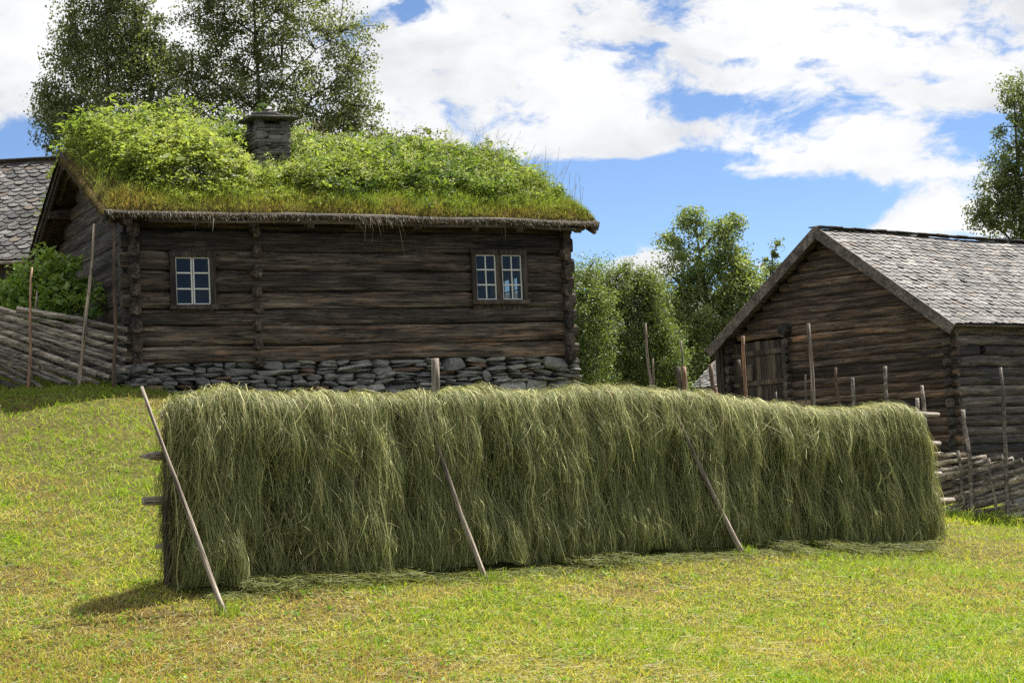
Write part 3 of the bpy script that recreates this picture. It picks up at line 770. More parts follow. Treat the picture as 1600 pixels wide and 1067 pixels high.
# ---------------------------------------------------------------- shingle roofs
def shingles(mb, x0, x1, SLn, w, row, face):
    """rounded slates; face(x, t, lift) -> point, t = distance down the slope from the ridge"""
    nr = int(SLn / row) + 1
    for r in range(nr + 1):
        t1 = min(SLn + .05, (r + 1) * row); tt0 = max(.01, t1 - row * 1.9); x = x0 + (0 if r % 2 else -w / 2) + R.uniform(-.01, .01)
        while x < x1:
            ww = w * R.uniform(.95, 1.05); a = max(x, x0 - .03); b = min(x + ww, x1 + .03); x += ww
            if b - a < .06: continue
            g = .008; a += g; b -= g
            c = (a + b) / 2; hw = (b - a) / 2; arc = row * R.uniform(.5, .65); tb = t1 + R.uniform(-.012, .01)
            lo, hi = R.uniform(.004, .009), R.uniform(.034, .052); sk = R.normal(0, .005)
            if R.random() < .05: tb -= R.uniform(.02, .06)
            out = [(a, tt0), (b, tt0), (b, tb - arc), (c + hw * .62, tb - arc * .25), (c + R.uniform(-.02, .02), tb), (c - hw * .62, tb - arc * .25), (a, tb - arc)]
            def L(x_, t_, e): return face(x_, t_, lo + (hi - lo) * (t_ - tt0) / (tb - tt0) + e + sk * (x_ - c) / hw)
            V = [L(p, q, .014) for p, q in out] + [L(p, q, 0) for p, q in out]; n = len(out)
            mb.add(V, [tuple(range(n))[::-1]] + [(i, (i + 1) % n, n + (i + 1) % n, n + i) for i in range(n)], R.random())

# ---------------------------------------------------------------- the barn
bT = math.radians(39.8)
cc = P(1488, 600, 36.0); zb = P(1497, 780, 36.0)[2]
B = Frame((cc[0], cc[1], zb), bT); BL, BD = 10.0, 6.5
barn = empty('log_barn', B.o, bT, 'brown log barn with a steep shingled slate roof and a plank door in its gable', 'barn')
BO, BE = .40, .33                                  # gable and eave overhang
zE = P(1480, 507, 35.6)[2] - zb - .06              # roof underside at eave edge
zA = P(1280, 354, 38.1)[2] - zb - .10
BS = (zA - zE) / (BD / 2 + BE)
def bunder(y): return zE + BS * (min(y, BD - y) + BE)
def mkrows(z, top, a, b):
    r = []
    while z < top:
        h = R.uniform(a, b); r.append((z, z + h)); z += h
    return r
def btop(z):
    d = (z - zE) / BS - BE
    return (d + .03, BD - d - .03) if z > zE + BS * BE else (-9, 99)
yd0 = B.side(1232, 590)[0]; yd1 = B.side(1128, 590)[0]; zdt = B.side(1180, 531)[1]   # door bay
side_rows = mkrows(-.1, zE + BS * BE - .02, .185, .25)
log_wall(side_rows, 0, BL, .2, .2, [(1.02, 1.22, *min(side_rows, key=lambda r: abs((r[0] + r[1]) / 2 - B.front(1560, 552)[1])))], wav=.02).build('side_wall', M['barn_side_wood'], barn)
g_rows = mkrows(-.22, zA - .1, .175, .245)
log_wall(g_rows, 0, BD, .2, .2, [(yd0, BD + 1, -1, zdt)], btop, wav=.02, tints=[np.clip(R.normal(.52, .3), 0, 1) for _ in g_rows]).build('gable_wall', M['barn_wood'], barn, (0, 0, 0), PI / 2)
log_wall(g_rows, 0, BD, .2, .2, (), btop).build('gable_wall', M['barn_wood'], barn, (BL, 0, 0), PI / 2)
log_wall(side_rows, 0, BL, .2, .2).build('rear_wall', M['barn_side_wood'], barn, (0, BD, 0))
# column of log ends beside the door bay
mb = MB()
for a, b in mkrows(-.1, zdt + .1, .17, .23): mb.log(-.22 * R.uniform(.8, 1.2), .5, a, b, .2 * R.uniform(.85, 1.1), y=R.normal(0, .02), over=.95)
mb.log(-.3, .5, zdt + .02, zdt + .3, .34, y=0, tint=.2)
mb.build('log_ends', M['barn_side_wood'], barn, (0, yd0 - .12, 0))
# door: vertical boards, battens, lock box
mb = MB(); yy = yd0 + .02
dw = yd1 - yd0 - .1
ddw = dw * .62
while yy < yd0 + ddw:
    w = R.uniform(.13, .24); w = min(w, yd0 + ddw - yy + .02)
    mb.box((-.0, yy + w / 2, zdt / 2 - .06), (.05, w - .012, zdt + .02 + R.uniform(-.02, .02)), wob=.003); yy += w
door = mb.build('door', M['door_wood'], barn)
zb1 = B.side(1195, 550)[1]; zb2 = B.side(1195, 597)[1]; zlk = B.side(1180, 582)[1]
for z in (zb1, zb2):
    mb = MB(); mb.box((-.045, yd0 + ddw / 2, z), (.05, ddw - .04, .12), rot=np.array([[1, 0, 0], [0, math.cos(-.02), -math.sin(-.02)], [0, math.sin(-.02), math.cos(-.02)]]), wob=.004, tint=.85); mb.build('batten', M['door_wood'], door)
mb = MB(); th = np.arange(10) * 2 * PI / 10
mb.box((-.075, yd0 + ddw - .12, zlk), (.09, .2, .42), bev=.05, tint=.9); mb.box((-.1, yd0 + ddw + .06, zlk - .05), (.05, .34, .05), tint=.95); mb.build('lock', M['door_wood'], door)
mb = MB(); yy = yd0 + ddw + .01
while yy < yd1 - .05:
    w = R.uniform(.12, .22); w = min(w, yd1 - yy)
    mb.box((.02, yy + w / 2, zdt / 2 - .06), (.045, w - .012, zdt + R.uniform(-.02, .02)), wob=.003); yy += w
for z in (zb1 - .04, zb2 - .04): mb.box((-.02, (yd0 + ddw + yd1) / 2, z), (.04, yd1 - yd0 - ddw - .03, .10), tint=.8)
mb.box((-.02, yd1 + .03, zdt / 2), (.16, .14, zdt + .2), tint=.3); mb.box((-.02, yd1 + (BD - yd1) / 2 + .1, zdt / 2), (.1, max(.1, BD - yd1), zdt), tint=.25)
mb.build('board_panel', M['door_wood'], barn)
mb = MB(); mb.box((BL / 2, BD / 2, -.25), (BL - .1, BD - .1, .5), tint=.2)
x = -.3
while x < BL:
    w = R.uniform(.3, .8); rock(mb, (x + w / 2, -.02, -.25), (w * 1.05, .4, .36)); x += w
y = -.2
while y < BD:
    w = R.uniform(.3, .8); rock(mb, (0, y + w / 2, -.3), (.4, w * 1.05, .4)); y += w
mb.build('stone_foundation', M['foundation_stone'], barn)
# roof
ba = math.atan(BS); BSL = (BD / 2 + BE) / math.cos(ba)
def brot(sgn):
    a = ba * sgn; return np.array([[1, 0, 0], [0, math.cos(a), -math.sin(a)], [0, math.sin(a), math.cos(a)]])
mb = MB()
for sgn in (1, -1):
    yc = (-BE + BD / 2) / 2; yc = yc if sgn > 0 else BD - yc
    mb.box((BL / 2, yc, (zE + zA) / 2 + .03), (BL + 2 * BO - .02, BSL, .05), brot(sgn))
broof = mb.build('roof', M['board_grey'], barn)
mb = MB()
for sgn in (1, -1):
    def face(x, t, lift, sgn=sgn):
        y = BD / 2 - t * math.cos(ba); z = zA + .06 - t * math.sin(ba)
        y -= lift * math.sin(ba) ; z += lift * math.cos(ba) + .02 * math.sin(x * .9) 
        return (x, y if sgn > 0 else BD - y, z)
    shingles(mb, -BO, BL + BO, BSL, .275, .18, face)
for i in range(26):
    x = -BO + i * .42; mb.box((x + .2, BD / 2 + .02, zA + .115 + .012 * (i % 2)), (.45, .34, .025), tint=R.uniform(.1, .6), wob=.006)
mb.build('slate_shingles', M['slate'], broof)
for x in (-BO - .02, BL + BO + .02):
    mb = MB()
    for sgn in (1, -1):
        yc = (-BE + BD / 2) / 2; yc = yc if sgn > 0 else BD - yc
        mb.box((x, yc, (zE + zA) / 2 - .015), (.04, BSL + .14, .25), brot(sgn), wob=.004, tint=.35)
    mb.build('bargeboard', M['board_grey'], broof)

# ---------------------------------------------------------------- shingled outbuildings
def outbuilding(name, label, o, th, L, D, wall_h, rise, w, row, eo, hang=0, tag_cat='outbuilding', mw='door_wood'):
    fr = Frame(o, th); e = empty(name, o, th, label, tag_cat)
    mb = MB(); x = 0
    while x < L:
        ww = R.uniform(.12, .24); mb.box((x + ww / 2, 0, wall_h / 2 - .3), (ww - .01, .05, wall_h + .6), wob=.003); x += ww
    mb.build('front_wall', M[mw], e)
    for xx in (0, L):
        mb = MB(); y = 0
        while y < D:
            ww = R.uniform(.14, .24); zt = wall_h + rise * min(1, (min(y, D - y) + .1) / (D / 2)); mb.box((xx, y + ww / 2, zt / 2 - .33), (.05, ww - .01, zt + .5), wob=.003); y += ww
        mb.build('gable_wall', M[mw], e)
    mb = MB(); mb.box((L / 2, D, wall_h / 2 - .3), (L, .05, wall_h + .6)); mb.build('rear_wall', M[mw], e)
    sl = rise / (D / 2); a = math.atan(sl); zE_ = wall_h - sl * eo; zA_ = wall_h + rise; S = (D / 2 + eo) / math.cos(a)
    mb = MB()
    for sgn in (1, -1):
        rot = np.array([[1, 0, 0], [0, math.cos(a * sgn), -math.sin(a * sgn)], [0, math.sin(a * sgn), math.cos(a * sgn)]])
        yc = (-eo + D / 2) / 2; yc = yc if sgn > 0 else D - yc
        mb.box((L / 2, yc, (zE_ + zA_) / 2 + .03), (L + .6, S, .06), rot)
    rf = mb.build('roof', M['board_grey'], e)
    mb = MB()
    for sgn in (1, -1):
        def face(x, t, lift, sgn=sgn):
            y = D / 2 - t * math.cos(a) - lift * math.sin(a); z = zA_ + .07 - t * math.sin(a) + lift * math.cos(a)
            return (x, y if sgn > 0 else D - y, z)
        shingles(mb, -.3, L + .3, S, w, row, face)
    mb.box((L / 2, D / 2, zA_ + .12), (L + .6, .3, .04), tint=.3)
    mb.build('slate_shingles', M['slate'], rf)
    mb = MB(); x = np.linspace(-.3, L + .3, 30)
    mb.tube(np.stack([x, x * 0 - eo - .05, zE_ + .0 + .03 * vnoise(np.stack([x, x * 0, x * 0], -1), 3)], -1), .04, 7); mb.build('eave_log', M['rail_wood'], rf)
    return e
oY = 36.0
oc = P(-330, 430, oY); o_e = P(20, 402, oY)[2]; o_r = P(20, 262, oY + 2.6)[2]
zg = float(gz(np.array([oc[0] + 3]), np.array([oY]))[0]) - .2
outbuilding('slate_roofed_outbuilding', 'grey plank outbuilding with a shingled slate roof behind the left end of the farmhouse', (oc[0], oY, zg), math.radians(-3), 6.2, 5.6, o_e - zg + .1, o_r - o_e - .05, .29, .16, .35)
sY = 47.0
oc = P(1088, 600, sY)
zg2 = P(1100, 650, sY)[2] - .6
outbuilding('small_shed', 'small dark shed with a slate roof showing past the far corner of the barn', (oc[0] + .25, sY, zg2), math.radians(-30), 3.2, 3.4, P(1100, 603, sY)[2] - zg2, P(1128, 572, sY + 1.7)[2] - P(1100, 603, sY)[2] + .15, .26, .17, .3)

# ---------------------------------------------------------------- poles and fences
def crooked(a, b, n=9, amp=.02):
    a = np.asarray(a, float); b = np.asarray(b, float); t = np.linspace(0, 1, n); sd = R.random() * 99
    p = a + (b - a) * t[:, None]
    w = np.stack([vnoise(np.stack([t * 3 + sd, t * 0 + k, t * 0], -1), 60 + k) for k in range(3)], -1)
    return p + w * amp * np.sin(t * PI)[:, None] ** .5
def pole_obj(name, a, b, ra, rb, mat, parent=None, amp=.02, tint=None, m=8, label=None):
    """pole whose mesh runs along local z, so the grain follows it"""
    a = np.asarray(a, float); b = np.asarray(b, float); v = b - a; L = np.linalg.norm(v)
    mb = MB(); pts = crooked((0, 0, 0), (0, 0, L), 11, amp); mb.tube(pts, np.linspace(ra, rb, 11) * (1 + R.normal(0, .04, 11)), m, tint, .03)
    o = mb.build(name, mat, None, smooth=True)
    o.rotation_mode = 'QUATERNION'; o.rotation_quaternion = Vector(v).to_track_quat('Z', 'Y')
    pw = Vector(a)
    if parent:
        o.parent = parent; pw = pw - parent.location
    o.location = pw
    if label: o['label'] = label
    return o
def onground(px, Y):
    x = P(px, 600, Y)[0]; return np.array([x, Y, float(gz(np.array([x]), np.array([Y]))[0])])

# left slanted-rail fence
fl = empty('pole_fence', onground(100, 24.8), 0, 'weathered fence of slanting split rails left of the farmhouse corner', 'fence')
def ly(px): return 24.75 - .0012 * (px - 100)          # depth of the fence at a photo column
rails = MB()
rl = [((27, 483), (199, 515)), ((2, 483), (198, 530)), ((0, 492), (198, 548)), ((0, 503), (196, 562)), ((0, 515), (196, 578)), ((0, 527), (171, 589)), ((0, 542), (155, 599)), ((0, 555), (117, 603)), ((0, 569), (67, 606)), ((0, 582), (43, 599)), ((0, 594), (30, 606))]
rl = [((xa if xa > 20 else -130, ya if xa > 20 else ya - (yb - ya) / (xb - xa) * (130 + xa)), (xb, yb)) for (xa, ya), (xb, yb) in rl]
rl += [((-130, ya + 4), (xb - 20, yb + (4 - 20 * (yb - ya) / (xb - xa)))) for (xa, ya), (xb, yb) in rl[1:8]]
for k, ((xa, ya), (xb, yb)) in enumerate(rl):
    a = P(xa, ya, ly(xa) - .03 + .06 * (k % 2)); b = P(xb, yb, ly(xb) + .03 - .06 * (k % 2)); pts = crooked(a, b, 14, .018) - np.array(fl.location)
    n = len(pts); w = .042 * R.uniform(.85, 1.2)
    rails.tube(pts, np.linspace(w, w * .8, n), 6, R.uniform(.05, .6), .12)
rails.build('rails', M['rail_wood'], fl)
for (xt, yt, xb, r, mat) in [(50, 418, 44, .022, 'bark_pole'), (58, 455, 48, .018, 'pole_wood'), (147, 350, 122, .026, 'pole_wood'), (140, 430, 119, .018, 'pole_wood'), (180, 342, 177, .026, 'bark_pole'), (-60, 400, -64, .025, 'pole_wood')]:
    Yq = ly(xb) - .09 if r > .02 else ly(xb) + .09
    base = onground(xb, Yq); base[2] -= .1
    pole_obj('stake', base, P(xt, yt, Yq), r * 1.2, r * .7, M[mat], fl, .03)
# right fence running behind the hay
frr = empty('pole_fence', onground(1530, 26.0), 0, 'grey fence of slanting rails and tall stakes in front of the barn', 'fence')
def ry(px): return float(np.interp(px, [1000, 1440, 1505, 1560, 1700, 1900], [28.6, 26.8, 26.35, 26.05, 25.4, 24.6]))
rails = MB()
rr = [((1452, 748), (1575, 722)), ((1456, 786), (1625, 738)), ((1478, 800), (1655, 752)), ((1505, 807), (1690, 775)), ((1540, 809), (1700, 786)), ((1450, 709), (1517, 711)), ((1448, 727), (1541, 713)), ((1450, 740), (1567, 714)), ((1452, 756), (1583, 716)), ((1455, 766), (1597, 719)), ((1455, 778), (1612, 728)), ((1460, 792), (1640, 730)), ((1470, 797), (1660, 742)), ((1482, 802), (1680, 750)), ((1495, 806), (1690, 768)), ((1515, 808), (1700, 780)), ((1560, 808), (1720, 790)), ((1568, 818), (1720, 802)), ((1590, 822), (1730, 812)), ((1640, 820), (1790, 760)), ((1620, 790), (1780, 735)), ((1660, 770), (1800, 725)), ((1680, 800), (1810, 745)), ((1700, 815), (1830, 770))]
for k, ((xa, ya), (xb, yb)) in enumerate(rr):
    o_ = .05 if k % 2 else -.05
    rails.tube(crooked(P(xa, ya, ry(xa) + o_), P(xb, yb, ry(xb) - o_), 12, .018) - np.array(frr.location), .04 * R.uniform(.85, 1.25), 6, None, .12)
for k in range(20):                                  # the run behind the hay rack
    xa = 1010 + 17 * k + R.uniform(-5, 5); g0 = onground(xa, ry(xa)); g1 = onground(xa + 110, ry(xa + 110)); g1[2] += R.uniform(.85, 1.02)
    rails.tube(crooked(g0, g1, 8, .03) - np.array(frr.location), .035, 6, None, .1)
rails.build('rails', M['rail_wood'], frr)
for (xt, yt, xb, r, mat) in [(1505, 640, 1508, .034, 'rail_wood'), (1563, 574, 1560, .030, 'rail_wood'), (1545, 716, 1547, .025, 'rail_wood'), (1496, 704, 1498, .03, 'rail_wood'),
        (1440, 602, 1447, .036, 'rail_wood'), (1433, 622, 1437, .036, 'rail_wood'), (1383, 572, 1385, .034, 'rail_wood'), (1332, 590, 1333, .034, 'rail_wood'), (1306, 574, 1308, .024, 'bark_pole'),
        (1263, 505, 1267, .036, 'pole_wood'), (1258, 585, 1260, .018, 'pole_wood'), (1161, 525, 1166, .036, 'bark_pole'), (1154, 562, 1157, .036, 'bark_pole'), (1110, 569, 1112, .040, 'bark_pole'), (1118, 605, 1119, .034, 'bark_pole'),
        (1094, 592, 1096, .016, 'pole_wood'), (1068, 573, 1070, .05, 'bark_pole'), (1059, 573, 1060, .05, 'casing_wood'), (1064, 532, 1067, .016, 'pole_wood'), (1008, 505, 1020, .026, 'pole_wood'), (1020, 560, 1019, .018, 'pole_wood'), (1212, 612, 1213, .02, 'pole_wood')]:
    Yq = ry(xb) - .1; base = onground(xb, Yq); base[2] -= .1
    pole_obj('stake', base, P(xt, yt, Yq), r * 1.1, r * .85, M[mat], frr, .03)

# ---------------------------------------------------------------- hay rack
RA = P(262, 700, 16.2)[:2]; RB = P(1432, 700, 22.6)[:2]
RLn = float(np.linalg.norm(RB - RA)); ru = np.append((RB - RA) / RLn, 0); rn = np.array([ru[1], -ru[0], 0])   # rn: towards the camera
def rackpt(px, py, off=0):
    d = ray(px, py); e = np.array([0, 0, EZ]); o = np.append(RA, 0) + rn * off
    t = ((o - e) @ rn) / (d @ rn); return e + d * t
rack = empty('hay_drying_rack', (*RA, float(gz(RA[:1], RA[1:])[0])), 0, 'wooden hay drying rack of posts and horizontal poles under the hay', 'hay rack')
for (xt, yt, xb) in [(262, 640, 263), (680, 560, 676), (1000, 625, 1000), (1300, 640, 1300), (1418, 640, 1420)]:
    tp = rackpt(xt, yt); tb = rackpt(xb, 880); g = float(gz(np.array([tb[0]]), np.array([tb[1]]))[0]) - .15
    pole_obj('post', (tb[0], tb[1], g), tp, .052, .045, M['casing_wood'] if xt != 680 else M['pole_wood'], rack, .015)
for (xa, ya, xb, yb, r) in [(252, 648, 1466, 648, .045), (218, 713, 1468, 693, .05), (224, 783, 1470, 740, .046), (242, 854, 1490, 781, .05)]:
    a = rackpt(xa, ya, -.06); b = rackpt(xb, yb, -.06)
    mb = MB(); v = b - a; L = np.linalg.norm(v); n = 26
    pts = crooked((0, 0, 0), (L, 0, 0), n, .03); rad = np.full(n, r) * (1 + R.normal(0, .05, n)); rad[0] = r * (.25 if ya in (713, 854) else .95); rad[-1] = r * .7
    pts[1] = pts[0] + (pts[1] - pts[0]) * .35
    mb.tube(pts, rad, 9, .65, .05)
    o = mb.build('rail', M['rail_wood'], rack, smooth=True); o.rotation_mode = 'QUATERNION'; o.rotation_quaternion = Vector(v).to_track_quat('X', 'Z'); o.location = Vector(a) - rack.location
# leaning support poles
def prop(pt, pb, offt, label, r):
    f = None
    # foot on the ground along the pixel ray
    lo, hi = 10.0, 26.0
    for _ in range(40):
        mid = (lo + hi) / 2; q = P(*pb, mid)
        if q[2] > float(gz(q[:1], q[1:2])[0]): lo = mid
        else: hi = mid
    foot = P(*pb, lo); foot[2] -= .04; POLE_FEET.append(foot)
    top = rackpt(*pt, offt)
    pole_obj('leaning_pole', foot, top, r, r * .6, M['pole_wood'], None, .012, tint=.8, label=label)
    o = bpy.context.scene.objects[-1] if False else None
    return foot, top
POLE_FEET = []
def lean(pt, pb, offt, label, r):
    before = set(bpy.data.objects); prop(pt, pb, offt, label, r)
    for o in set(bpy.data.objects) - before: tag(o, label, 'pole', 'poles propping the hay rack')
lean((221, 604), (355, 961), .12, 'long thin grey pole leaning across the left end of the hay', .027)
lean((664, 645), (761, 908), .24, 'grey pole with its top buried in the hay under the square post', .034)
lean((1050, 637), (1163, 867), .25, 'brown pole propping the hay between the other poles and the barn end', .038)

# ---------------------------------------------------------------- hay draped on the rack
top_px = np.array([(250, 640), (258, 622), (300, 614), (345, 604), (390, 612), (430, 617), (480, 614), (540, 616), (600, 618), (650, 614), (690, 612), (740, 605), (790, 612), (850, 611), (905, 606), (960, 605), (1010, 608), (1060, 612), (1100, 616), (1150, 626), (1200, 631), (1250, 637), (1290, 640), (1330, 638), (1365, 632), (1400, 633), (1425, 645)], float)
bot_px = np.array([(250, 908), (320, 928), (400, 924), (500, 910), (620, 900), (700, 897), (760, 888), (860, 876), (960, 866), (1060, 858), (1163, 852), (1300, 852), (1440, 850)], float)
tp = np.array([rackpt(*q) for q in top_px]); ts = (tp[:, :2] - RA) @ ru[:2]
bp = np.array([rackpt(*q, .4) for q in bot_px]); bs = (bp[:, :2] - RA) @ ru[:2]
S0, S1 = ts[0] + .06, ts[-1]
def hay_top(s): return np.interp(s, ts, tp[:, 2]) 
def hay_bot(s):
    g = RA[:, None] + ru[:2, None] * np.ravel(s)[None] + rn[:2, None] * .4
    return gz(g[0], g[1], False).reshape(np.shape(s)) + .03
def hollow(s, q): return sstep(.10, .36, n2(s, np.asarray(q, float) * .38, 2.7, 77, 3))
def hay_pt(s, q, out=0.0):
    """s along the rack, q arc length over the top (front positive), out = outward offset"""
    s = np.asarray(s, float); q = np.asarray(q, float); sg = np.where(q >= 0, 1.0, -1.0); a = abs(q)
    r = .19 + .03 * n2(s, s * 0, 1.1, 71, 2)
    arc = r * PI / 2; ang = np.clip(a / r, 0, PI / 2); dn = np.clip(a - arc, 0, None)
    Tz = hay_top(s) - .085; Hh = np.maximum(Tz - r - hay_bot(s), .3); v = np.clip(dn / Hh, 0, 1.2)
    endk = np.sqrt(np.clip(1 - np.clip((S0 + .35 - s) / .35, 0, 1) ** 2, .12, 1)) * np.sqrt(np.clip(1 - np.clip((s - S1 + .4) / .4, 0, 1) ** 2, .12, 1))
    flare = .15 * v ** .8
    lump = .085 * n2(s, q * .55, 1.6, 72, 3) + .085 * n2(s, q * .5, 4.2, 73, 3) + .045 * n2(s, q * .3, 10., 76, 2) + .035 * np.sin(np.clip(v, 0, 1) * PI * 3.2 + n2(s, q, .8, 75, 2) * 2) * .6
    hol = hollow(s, q) * np.clip((a - .25) / .3, 0, 1); lump = lump - .075 * hol
    off = (np.maximum(r * np.sin(ang) + flare + lump * np.clip(a / .25, 0, 1), .03 * np.sin(ang))) * (endk * .85 + .15) + out * np.sin(ang)
    z = Tz - r * (1 - np.cos(ang)) - dn + out * np.cos(ang) + .03 * n2(s, q, 4.5, 74, 2) * (a < .5)
    bul = np.clip((s - (S1 - 1.6)) / 1.6, 0, 1) ** 2 * v ** .7 * .22
    ss = s + bul - np.clip((S0 + .3 - s) / .3, 0, 1) * .0
    g = np.stack([RA[0] + ru[0] * ss + rn[0] * off * sg, RA[1] + ru[1] * ss + rn[1] * off * sg, z], -1)
    return g
def build_hay():
    hs = np.linspace(S0 + .08, S1, 260); Qm = 2.1; hq = np.linspace(-Qm, Qm, 120)
    A, Bq = np.meshgrid(hs, hq)
    Pt = hay_pt(A, Bq, -.05); fl_ = hay_bot(A) ; Pt[..., 2] = np.maximum(Pt[..., 2], fl_ - .02)
    n1 = len(hs); ii = (np.arange(len(hq) - 1)[:, None] * n1 + np.arange(n1 - 1)[None]).ravel()
    Q = np.stack([ii, ii + n1, ii + n1 + 1, ii + 1], -1)
    V = Pt.reshape(-1, 3)
    # end caps: fans to the end centre
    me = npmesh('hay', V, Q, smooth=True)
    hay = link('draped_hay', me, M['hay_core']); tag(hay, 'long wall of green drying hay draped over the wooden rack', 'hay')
    # strands
    VV, QQ, CC = [], [], []; off = 0
    def put(Cn, sd, W, c):
        nonlocal off
        v, q = ribbons(Cn, sd, W); VV.append(v); QQ.append(q + off); CC.append(np.repeat(c, Cn.shape[1] * 2, 0)); off += len(v)
    K = 6; t = np.linspace(0, 1, K)
    for (nl, per, q0, q1, L0, L1, o0, o1, wander, kind) in [
            (420, 16, -.30, .36, .25, .7, .0, .10, .32, 'top'), (2400, 10, .05, 1.75, .25, .85, -.08, .12, .13, 'front'), (34000, 1, .05, 1.85, .15, .7, -.04, .11, .22, 'front'), (12000, 1, .1, 1.8, .06, .25, .0, .12, .9, 'front'), (16000, 1, -.35, .5, .15, .45, 0, .09, .9, 'top'),
            (130, 34, -1.8, -.2, .3, .8, 0, .05, .12, 'back'), (420, 12, 1.25, 1.9, .2, .45, 0, .12, .35, 'front')]:
        n = nl * per; li = np.repeat(np.arange(nl), per)
        s0 = R.uniform(S0 + .02, S1 + .02, nl)
        if kind == 'front' and per > 1: s0[: nl // 12] = R.uniform(S1 - .5, S1, nl // 12)
        wd = R.uniform(.02, .075, nl) if per > 1 else np.zeros(nl)
        jit = R.normal(0, 1, n)
        s = s0[li] + wd[li] * jit; q = R.uniform(q0, q1, nl)[li] + R.normal(0, .07, n) * (per > 1); L = R.uniform(L0, L1, nl)[li] * R.uniform(.55, 1.15, n)
        dl = (n2(s0, s0 * 0 + q0, 1.5, 81, 2) * .12 + R.normal(0, wander, nl))[li] * L + R.normal(0, .035 if per > 1 else .15, n) * L
        cv = (R.normal(0, .05, nl)[li] + R.normal(0, .03, n)) * L
        conv = -wd[li] * jit * R.uniform(.2, .75, nl)[li]
        if kind == 'front':
            kp = R.random(n) > .72 * hollow(s, q + L * .3)
            s, q, L, dl, cv, conv, li, jit = s[kp], q[kp], L[kp], dl[kp], cv[kp], conv[kp], li[kp], jit[kp]; n = len(s)
        o_a = R.uniform(o0, o1, nl)[li] + R.normal(0, .018, n); o_b = o_a + R.uniform(-.05, .05, nl)[li]
        sgn = np.where(q < 0, -1, 1) if kind == 'back' else 1
        qq = q[:, None] + (L * sgn)[:, None] * t; sS = s[:, None] + dl[:, None] * t + cv[:, None] * np.sin(t * PI) * .8 + conv[:, None] * t ** 1.5
        if kind == 'top':
            dirq = np.where(R.random(nl) < .12, -1, 1)[li]; qq = q[:, None] + (L * dirq)[:, None] * t
        oo = o_a[:, None] + (o_b - o_a)[:, None] * t + .03 * np.sin(t * PI)
        Cn = hay_pt(np.clip(sS, S0 - .05, S1 + .1), qq, oo)
        lim = hay_bot(np.clip(sS, S0, S1)) + .13 * np.clip(n2(sS, sS * 0, 2.2, 78, 3) + .1, 0, 1)
        Cn[..., 2] = np.where(Cn[..., 2] < lim, lim + R.uniform(0, .05, n)[:, None], Cn[..., 2])
        Cn = Cn + R.normal(0, .004, Cn.shape)
        sd = unit(ru[None] + rn[None] * R.normal(0, .6, (n, 1)) + np.array([0, 0, 1.0]) * R.normal(0, .35, (n, 1)))
        u = R.random(n); W = np.where(u < .07, R.uniform(.006, .010, n), R.uniform(.0025, .006, n))[:, None] * (1.05 - .55 * t)
        green = np.array([.125, .165, .05]); olive = np.array([.235, .255, .09]); straw = np.array([.60, .57, .30]); brown = np.array([.17, .105, .055])
        c = lerp(green, olive, np.clip(R.random(nl)[li] + R.normal(0, .2, n), 0, 1))
        ble_lit = np.clip(R.random(n) * (1.7 if kind == 'top' else .64) + .35 * n2(s, q, 1.3, 83, 2), 0, 1)  # bleached straw; the extra at the crest also paints its sunlit band
        kk = np.where(u < .07, .4 + .55 * ble_lit, np.where(u < .5, ble_lit * .75, 0))[:, None]; c = c * (1 - kk) + straw * kk
        c = np.where((u > .96)[:, None], brown, c) * R.uniform(.35, 1.5, (n, 1)) * R.uniform(.7, 1.2, nl)[li][:, None]
        put(Cn, sd, W, c)
    # stray stalks sticking out
    n = 2200; s = R.uniform(S0, S1, n); q = R.uniform(-.2, 1.6, n); p0 = hay_pt(s, q, -.03)
    L = R.uniform(.12, .4, n); dv = unit(rn[None] * R.uniform(.2, 1, (n, 1)) + ru[None] * R.normal(0, .9, (n, 1)) + np.array([0, 0, 1.0]) * R.normal(.0, .7, (n, 1)))
    Cn = p0[:, None] + dv[:, None] * (L[:, None] * t)[..., None]; Cn[..., 2] -= (L[:, None] * t ** 2 * .55)
    put(Cn, unit(R.normal(size=(n, 3))), R.uniform(.003, .006, n)[:, None] * (1 - .5 * t), np.repeat(np.array([[.40, .38, .20]]), n, 0) * R.uniform(.5, 1.3, (n, 1)))
    # tufts standing off the crest
    n = 9000; s = R.uniform(S0, S1, n); p0 = hay_pt(s, R.uniform(-.25, .25, n), -.02); L = R.uniform(.05, .18, n)
    dv = unit(ru[None] * R.normal(0, .9, (n, 1)) + rn[None] * R.normal(.3, .6, (n, 1)) + np.array([0, 0, .9]))
    Cn = p0[:, None] + dv[:, None] * (L[:, None] * t)[..., None]; Cn[..., 2] -= L[:, None] * t ** 2 * .7
    put(Cn, unit(R.normal(size=(n, 3))), R.uniform(.003, .007, n)[:, None] * (1 - .5 * t), lerp(np.array([.24, .25, .09]), np.array([.5, .46, .24]), R.random(n)))
    # loose ends brushing the ground and the ragged left end
    n = 1500; s = R.normal(S0 + .05, .05, n); q = R.choice([-1, 1], n) * R.uniform(.2, 1.9, n); L = R.uniform(.1, .4, n); p0 = hay_pt(np.clip(s, S0 - .1, S0 + .3), q, R.uniform(-.12, .0, n))
    Cn = p0[:, None] + (np.array([0, 0, -1.0])[None] * L[:, None] + ru[None] * (R.normal(-.12, .2, n) * L)[:, None])[:, None] * t[None, :, None]
    lim = hay_bot(np.full(n, S0))[:, None]; Cn[..., 2] = np.maximum(Cn[..., 2], lim + .03)
    put(Cn, unit(ru[None] + rn[None] * R.normal(0, .8, (n, 1))), R.uniform(.003, .007, n)[:, None] * (1 - .5 * t), lerp(np.array([.085, .10, .03]), np.array([.2, .17, .07]), R.random(n)))
